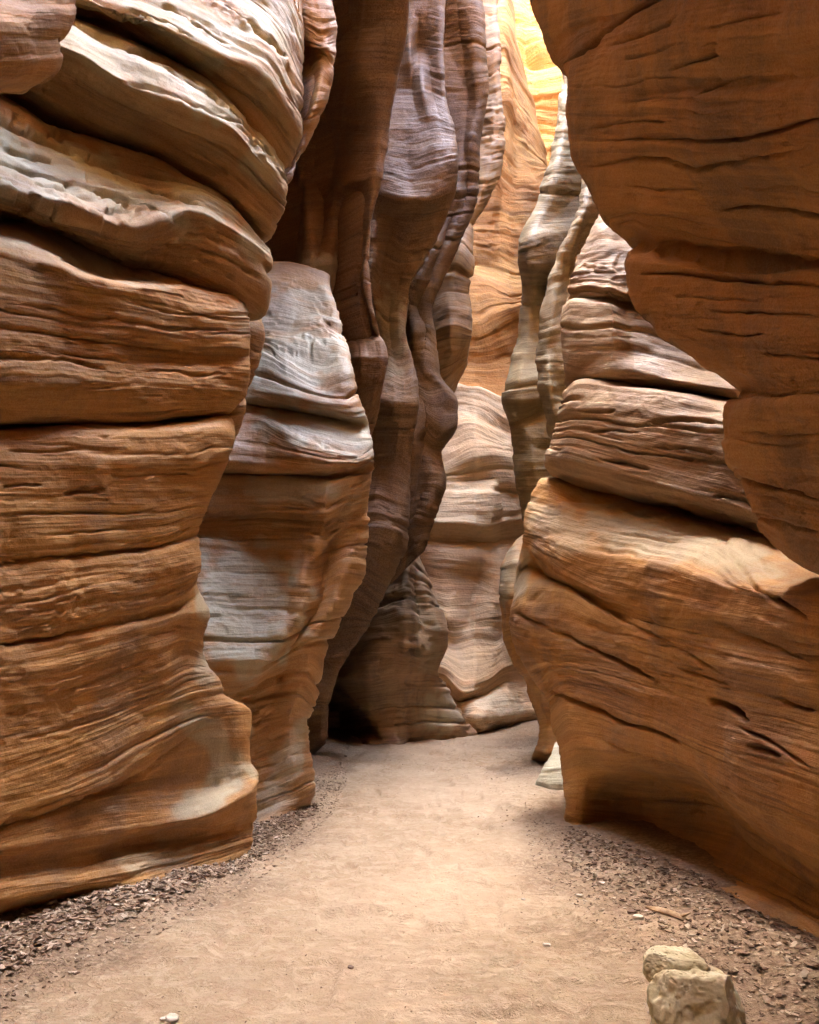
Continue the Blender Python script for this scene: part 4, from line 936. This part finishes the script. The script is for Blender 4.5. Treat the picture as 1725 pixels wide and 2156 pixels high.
block_mass('plateau_blocker', [(4.6, 70, 8.02, 17, -1, 20.0)], None)
block_mass('plateau_blocker', [(6.6, 70, 17.02, 26, -1, 31.0)], None)
block_mass('plateau_blocker', [(11, 70, 26.02, 60, -1, 40.0)], None)
block_mass('plateau_blocker', [(-4.88, 4.58, -60, -2.5, -1, 24.0)], None)  # added close behind the camera to shut out sky light
block_mass('plateau_blocker', [(-4.58, 10.98, 38, 90, -1, 52.0)], None)

# ------------------------------------------------------------------ SAND
def ground_z(x, y):
    z = 0.03*fbm(x*0.5, y*0.5, 2.2, 2) + 0.012*fbm(x*2.2, y*2.2, 5.2, 2)
    # slight trough along the trodden path, rising to the wall feet
    cx = 0.10*y*0.5 - 0.4
    e = np.abs(x - (-0.15 + 0.035*y)) 
    z = z + 0.05*sstep(1.0, 2.6, e) - 0.02
    # mound of sand against the pale slab
    z = z + 0.13*np.exp(-(((x-1.45)/0.6)**2 + ((y-9.6)/1.3)**2))
    return z
yy = np.concatenate([np.linspace(-16, 1.5, 60), 1.5 * (46/1.5) ** np.linspace(0, 1, 540)[1:]])
xx = np.concatenate([np.linspace(-9, -3.2, 24)[:-1], np.linspace(-3.2, 3.6, 330), np.linspace(3.6, 13, 30)[1:]])
GX, GY = np.meshgrid(xx, yy)
# keep columns tied to the eye's fan so that the far sand stays finely divided
GZ = ground_z(GX, GY)
rip = 0.008*noise(GX*6, GY*11, 3.0) + 0.006*noise(GX*15, GY*26, 9.0) + 0.003*noise(GX*36, GY*50, 19.0)
prints = -0.030*sstep(0.22, 0.42, noise(GX*4.2, GY*3.4, 71.0)) + 0.012*np.exp(-((noise(GX*4.2, GY*3.4, 71.0)-0.18)/0.08)**2)
GZ = GZ + rip + prints*np.exp(-((GX-(-0.15+0.035*GY))/1.5)**2)
m_sand, nt = new_mat('sand'); b = NB(nt)
tc = b.n('ShaderNodeTexCoord'); P = tc.outputs['Object']
n1 = b.noise(P, 1.3, 5, 0.6); n2 = b.noise(P, 14, 5, 0.7); n3 = b.noise(P, 120, 4, 0.7); n4 = b.noise(b.mapping(P, (1, 2.2, 1)), 34, 4, 0.65)
col = b.ramp(n1, [(0.3, (0.31, 0.22, 0.125)), (0.5, (0.38, 0.28, 0.168)), (0.7, (0.44, 0.34, 0.215))])
n5 = b.noise(b.mapping(P, (1, 1.25, 1)), 9, 6, 0.72, 0.6)
col = b.mix(b.rng(n5, 0.47, 0.56, 0, 0.5), col, (0.50, 0.385, 0.255))
col = b.mix(b.rng(n2, 0.45, 0.62, 0, 0.45), col, (0.33, 0.215, 0.135))
col = b.mix(b.rng(n4, 0.58, 0.75, 0, 0.5), col, (0.52, 0.41, 0.285))
col = b.mix(b.rng(n4, 0.2, 0.38, 0.5, 0.0), col, (0.27, 0.17, 0.115))
col = b.mix(b.rng(n3, 0.3, 0.7, 0.0, 0.25), col, (0.25, 0.16, 0.11))
at = b.n('ShaderNodeAttribute'); at.attribute_name = 'bed'; sx = b.n('ShaderNodeSeparateXYZ'); b.l(at.outputs['Vector'], sx.inputs[0])
col = b.mix(b.math('MULTIPLY', sx.outputs[1], 0.38), col, (0.56, 0.42, 0.28))
grit_shade_m = b.math('MULTIPLY', sx.outputs[0], b.rng(b.noise(P, 30, 5, 0.7), 0.35, 0.6, 0.25, 1.0))
col = b.mix(b.math('MULTIPLY', grit_shade_m, 0.8), col, (0.17, 0.11, 0.07))  # dark debris, doubling as painted shade on the right
h = b.math('ADD', b.math('MULTIPLY', b.rng(n5, 0.42, 0.58), 0.5), b.math('MULTIPLY', n2, 1.2))
h = b.math('ADD', h, b.math('ADD', b.math('MULTIPLY', n4, 0.8), b.math('MULTIPLY', n3, 0.25)))
b.finish(col, 0.9, h, 0.75, 0.022, 0.08)
# debris band left and right of the path; right side also darkened as overhang shade
LB = [(0, 2120), (250, 1990), (500, 1870), (640, 1760), (700, 1690), (720, 1620)]
def curve_x(pts):
    q = [ground_pt(x, y) for x, y in pts]
    ys = [p[1] for p in q]; xs = [p[0] for p in q]; o = np.argsort(ys)
    return np.array(ys)[o], np.array(xs)[o]
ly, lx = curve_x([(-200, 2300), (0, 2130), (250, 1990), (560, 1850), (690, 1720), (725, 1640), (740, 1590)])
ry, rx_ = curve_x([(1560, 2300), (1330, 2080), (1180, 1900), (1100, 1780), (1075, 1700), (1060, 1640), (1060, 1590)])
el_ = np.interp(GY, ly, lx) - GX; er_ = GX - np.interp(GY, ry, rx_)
grit_shade = np.clip(np.maximum(sstep(-0.25, 0.35, el_ + 0.25*fbm(GX*2, GY*2, 1.0, 2)), 1.0*sstep(-0.35, 0.75, er_ + 0.35*fbm(GX*2, GY*2, 4.0, 2))), 0, 1)
grit_shade = grit_shade * (1 - 0.9*np.exp(-(((GX-1.35)/0.8)**2 + ((GY-9.4)/1.7)**2)))
path_ = np.exp(-((GX-(-0.05+0.05*GY))/0.75)**2)*sstep(-0.7, 0.4, fbm(GX*1.7, GY*0.9, 12.0, 3))
GZ = GZ + 0.05*sstep(0.0, 0.6, el_) + 0.03*sstep(0.2, 1.0, er_)
GP = np.stack([GX, GY, GZ], -1)
sand = bpy.data.objects.new('sand_ground', grid_mesh('sand_ground', GP, np.stack([grit_shade, path_, grit_shade*0], -1)))
sand.data.materials.append(m_sand); link(sand); tag(sand, None, None, kind='structure')
def gz(x, y):
    i = int(np.clip(np.searchsorted(yy, y) - 1, 0, len(yy)-2)); j = int(np.clip(np.searchsorted(xx, x) - 1, 0, len(xx)-2))
    fy = (y-yy[i])/(yy[i+1]-yy[i]); fx = (x-xx[j])/(xx[j+1]-xx[j])
    return float((GZ[i, j]*(1-fx)+GZ[i, j+1]*fx)*(1-fy) + (GZ[i+1, j]*(1-fx)+GZ[i+1, j+1]*fx)*fy)
def gpt(px, py):
    p = ground_pt(px, py); return float(p[0]), float(p[1]), gz(float(p[0]), float(p[1]))

# ------------------------------------------------------------------ LITTER
def simple_mat(name, c1, c2, scale=8, rough=0.85, bump=0.004, c3=None):
    m, nt = new_mat(name); b = NB(nt); tc = b.n('ShaderNodeTexCoord'); P = tc.outputs['Object']
    a = b.noise(P, scale, 5, 0.65); g = b.noise(P, scale*9, 4, 0.7)
    st = [(0.3, c1), (0.7, c2)] if c3 is None else [(0.32, c1), (0.5, c2), (0.66, c3)]
    col = b.ramp(a, st); col = b.mix(b.rng(g, 0.3, 0.7, 0, 0.3), col, tuple(c*0.5 for c in c1))
    b.finish(col, rough, b.math('ADD', a, b.math('MULTIPLY', g, 0.3)), 0.7, bump, 0.2); return m
m_chip = []
for nme, c1, c2 in (('chip_dark', (0.11, 0.065, 0.04), (0.20, 0.13, 0.08)), ('chip_mid', (0.24, 0.165, 0.105), (0.34, 0.245, 0.16)), ('chip_pale', (0.40, 0.305, 0.205), (0.52, 0.42, 0.30))):
    m_chip.append(simple_mat(nme, c1, c2, 20))
def scatter_chips(name, spots, label_kind, sizes):
    V = []; F = []; MI = []
    for (x, y, s) in spots:
        z = gz(x, y); n = random.choice((5, 6, 7)); a0 = random.random()*6.28
        tilt = Matrix.Rotation(random.gauss(0, 0.26), 3, 'X') @ Matrix.Rotation(random.gauss(0, 0.26), 3, 'Y')
        L_ = s*random.uniform(0.8, 1.5); Wd = s*random.uniform(0.5, 0.9); th = s*0.12; cz = random.uniform(-.15, .35)*s
        rot = Matrix.Rotation(random.random()*6.28, 3, 'Z') @ tilt
        b0 = len(V); top = []; bot = []
        for k in range(n):
            a = a0 + k*6.283/n + random.uniform(-.25, .25); r = random.uniform(0.75, 1.1)
            px, py = math.cos(a)*L_*r*0.5, math.sin(a)*Wd*r*0.5
            pz = cz*((px/L_)**2*4)
            top.append((px, py, pz+th)); bot.append((px*0.95, py*0.95, pz))
        for p in top + bot:
            q = rot @ Vector(p); V.append((q.x+x, q.y+y, q.z+z+s*0.12))
        F.append(tuple(b0+i for i in range(n))); MI.append(0)
        for i in range(n): F.append((b0+i, b0+n+i, b0+n+(i+1) % n, b0+(i+1) % n))
        mi = random.choices((0, 1, 2), (0.30, 0.42, 0.28))[0]
        MI.pop(); MI += [mi]*(n+1)
    me = bpy.data.meshes.new(name); me.from_pydata(V, [], F)
    for m in m_chip: me.materials.append(m)
    me.polygons.foreach_set('material_index', MI)
    o = bpy.data.objects.new(name, me); link(o); return o
def in_frame_rand(poly, n):
    """points in a floor polygon"""
    P_ = [ground_pt(x, y)[:2] for x, y in poly]; xs = [p[0] for p in P_]; ys = [p[1] for p in P_]
    out = []; c = 0
    while len(out) < n and c < n*60:
        c += 1
        x = random.uniform(min(xs), max(xs)); y = random.uniform(min(ys), max(ys)); ins = False; j = len(P_)-1
        for i in range(len(P_)):
            if (ys[i] > y) != (ys[j] > y) and x < (xs[j]-xs[i])*(y-ys[i])/(ys[j]-ys[i])+xs[i]: ins = not ins
            j = i
        if ins: out.append((x, y))
    return out
left_poly = [(-260,2110),(0,1940),(160,1898),(300,1874),(400,1838),(515,1800),(530,1742),(590,1716),(655,1690),(668,1640),(720,1600),(735,1640),(700,1710),(620,1790),(500,1880),(250,2000),(0,2130),(-200,2290)]
left_core = [(-260,2110),(0,1940),(160,1898),(300,1874),(400,1838),(515,1800),(530,1742),(590,1716),(655,1690),(680,1690),(600,1770),(480,1850),(230,1960),(0,2075),(-200,2200)]
right_poly = [(1185,1745),(1350,1795),(1500,1860),(1725,2000),(1980,2180),(1980,2400),(1640,2300),(1400,2080),(1240,1930),(1120,1820),(1100,1700)]
right_core = [(1185,1745),(1350,1795),(1500,1860),(1725,2000),(1980,2180),(1980,2330),(1700,2180),(1450,2000),(1300,1900),(1180,1800)]
sp = [(x, y, random.uniform(.018, .05)) for x, y in in_frame_rand(left_core, 2600)] + [(x, y, random.uniform(.01, .028)) for x, y in in_frame_rand(left_poly, 2200)]
o = scatter_chips('leaf_litter', sp, 0, 0); tag(o, 'band of dry curled bark and leaf litter at the foot of the left wall', 'leaf litter', kind='stuff')
sp = [(x, y, random.uniform(.015, .045)) for x, y in in_frame_rand(right_core, 1500)] + [(x, y, random.uniform(.008, .024)) for x, y in in_frame_rand(right_poly, 2400)]
o = scatter_chips('leaf_litter', sp, 0, 0); tag(o, 'scattered chips and leaf litter in the shade below the right wall', 'leaf litter', kind='stuff')
path_poly = [(0,2150),(560,1850),(720,1640),(760,1575),(1100,1560),(1110,1700),(1300,2000),(1600,2300),(300,2400)]
sp = [(x, y, random.uniform(.006, .014)) for x, y in in_frame_rand(path_poly, 1100)] + [(x, y, random.uniform(.01, .022)) for x, y in in_frame_rand([(700,1600),(1000,1555),(1130,1520),(1100,1640),(1180,1700),(1000,1760),(1000,1640)], 700)]
o = scatter_chips('gravel', sp, 0, 0); tag(o, 'tiny stone chips and twigs sprinkled over the sandy path', 'gravel', kind='stuff')

# ------------------------------------------------------------------ BOULDER in the foreground
m_boulder = simple_mat('boulder_limestone', (0.42, 0.34, 0.185), (0.62, 0.55, 0.35), 5, 0.8, 0.006, (0.72, 0.66, 0.47))
m_boulder_o = simple_mat('boulder_stain', (0.34, 0.19, 0.09), (0.46, 0.30, 0.16), 6, 0.85, 0.012)
def blob(name, c, r, seed, parent, mat, squash=(1, 1, 1), planes=(), amp=0.10, nseg=96, rot=0, pits=0.0):
    nv = nseg; nu = nseg*2
    th = np.linspace(0, math.pi, nv); ph = np.linspace(0, 2*math.pi, nu)
    T, Pp = np.meshgrid(th, ph, indexing='ij')
    x = np.sin(T)*np.cos(Pp); y = np.sin(T)*np.sin(Pp); z = -np.cos(T)
    # superellipsoid leaning to a block
    e = 0.72
    q = np.stack([np.sign(x)*np.abs(x)**e, np.sign(y)*np.abs(y)**e, np.sign(z)*np.abs(z)**e], -1)
    for (nx, ny, nz, dd) in planes:
        n_ = np.array((nx, ny, nz), float); n_ /= np.linalg.norm(n_)
        h_ = q @ n_; ex = np.maximum(h_ - dd, 0); q = q - (ex*0.88)[..., None]*n_
    dn = q/np.linalg.norm(q, axis=-1, keepdims=True)
    s = seed*7.1
    d = amp*fbm(q[..., 0]*1.3+s, q[..., 1]*1.3, q[..., 2]*1.3, 3) + amp*0.25*fbm(q[..., 0]*6+s, q[..., 1]*6, q[..., 2]*6, 3) - pits*sstep(0.25, 0.55, noise(q[..., 0]*9+s, q[..., 1]*9, q[..., 2]*9))
    q = q + dn*d[..., None]
    q = q*np.array(squash)*r
    cr, sr = math.cos(rot), math.sin(rot)
    q = np.stack([q[..., 0]*cr-q[..., 1]*sr, q[..., 0]*sr+q[..., 1]*cr, q[..., 2]], -1)
    if parent is None: me = grid_mesh(name, q)
    else: me = grid_mesh(name, q + np.array(c) )
    me.materials.append(mat); o = bpy.data.objects.new(name, me); link(o, parent)
    if parent is None: o.location = c
    return o
bx, by, bz = gpt(1478, 2176)
B = thing('boulder', 'large pale yellowish two lobed boulder standing on the sand at bottom right', 'boulder', (bx, by, bz))
blob('lower_lobe', (0, 0.06, 0.105), 0.19, 1, B, m_boulder, (1.0, 0.85, 0.88), [(.75, -.6, .25, .95), (-1, -.3, .3, .95), (-.2, -1, .3, .9), (0.1, .1, 1, .82)], 0.085, 130, 0.1, .03)
blob('upper_lobe', (-0.045, 0.14, 0.225), 0.125, 5, B, m_boulder, (1.1, 0.85, 0.66), [(-.8, -.6, .2, .9), (.1, 0, 1, .75), (1, 0, .7, .9)], 0.09, 110, 0.0, .04)

# ------------------------------------------------------------------ DRIFTWOOD
m_wood = simple_mat('driftwood', (0.20, 0.12, 0.06), (0.40, 0.27, 0.14), 14, 0.7, 0.004, (0.52, 0.38, 0.22))
def tube(name, pts, radii, mat, parent=None, seg=12, flat=0.6):
    P_ = [Vector(p) for p in pts]; rows = []
    for i, p in enumerate(P_):
        t = (P_[min(i+1, len(P_)-1)] - P_[max(i-1, 0)]).normalized(); s = t.cross(Vector((0, 0, 1))).normalized(); u = s.cross(t)
        rows.append([p + s*math.cos(a)*radii[i]*(1+.15*math.sin(3*a+i)) + u*math.sin(a)*radii[i]*flat for a in np.linspace(0, 2*math.pi, seg)])
    me = grid_mesh(name, np.array([[tuple(v) for v in r] for r in rows])); me.materials.append(mat)
    o = bpy.data.objects.new(name, me); link(o, parent); return o
a = gpt(1362, 1919); e = gpt(1470, 1940)
dw = thing('driftwood', 'curved yellowish brown piece of driftwood lying in the litter by the right wall', 'driftwood', a)
pts = []; rad = []
for k in range(14):
    f = k/13; pts.append(((e[0]-a[0])*f, (e[1]-a[1])*f - 0.05*math.sin(f*math.pi), 0.045 - 0.02*f + 0.01*math.sin(f*5)))
    rad.append(0.004 + 0.028*math.sin(min(1, f*1.15+.08)*math.pi*0.9)**0.8)
tube('branch', pts, rad, m_wood, dw)
tube('stub', [(pts[8][0], pts[8][1], .04), (pts[8][0]+.03, pts[8][1]-.03, .06), (pts[8][0]+.05, pts[8][1]-.04, .07)], [.012, .008, .003], m_wood, dw, 8, 1)

# ------------------------------------------------------------------ STONES AND LEAVES one can point at
stones = [
 (362,2134,.036,'pale','flat pale stone lying alone on the sand at the bottom left'),
 (345,2134,.018,'pale','tiny pale stone just left of the flat pale stone'),
 (738,2032,.018,'dark','small dark pebble in the middle of the sandy path'),
 (1150,1966,.022,'pale','small pale chip on sand right of the path middle'),
 (1268,1845,.030,'pale','rounded grey stone in the gravel below the right wall'),
 (1240,1795,.028,'dark','dark flat stone at the edge of the shade under the right wall'),
 (1219,1880,.026,'pale','pale stone at the front of the shaded litter patch'),
 (1345,1935,.034,'pale','broad flat grey stone just left of the driftwood'),
 (1330,1912,.030,'dark','dark stone touching the tip of the driftwood'),
 (105,1925,.040,'pale','larger pale chip at the top of the left litter band'),
 (232,1935,.040,'dark','curled dark flake in the left litter band'),
 (728,1589,.030,'dark','small reddish stone near the foot of the dark cave'),
 (1102,1885,.018,'pale','white fleck of stone beside the gravel right of the path'),
 (1372,2130,.022,'pale','little pale stone at the left foot of the boulder'),
]
ms = {'pale': simple_mat('stone_pale', (0.45, 0.37, 0.27), (0.62, 0.54, 0.43), 25), 'dark': simple_mat('stone_dark', (0.13, 0.085, 0.06), (0.24, 0.16, 0.11), 25)}
for i, (px, py, r, kind, lab) in enumerate(stones):
    x, y, z = gpt(px, py)
    o = blob('stone', (x, y, z + r*0.25), r, i+11, None, ms[kind], (1, .75, .42), [(0, 0, 1, .6), (.7, .4, .2, .75)], 0.16, 14, random.random()*6)
    tag(o, lab, 'stone', group='loose stones on the sand')
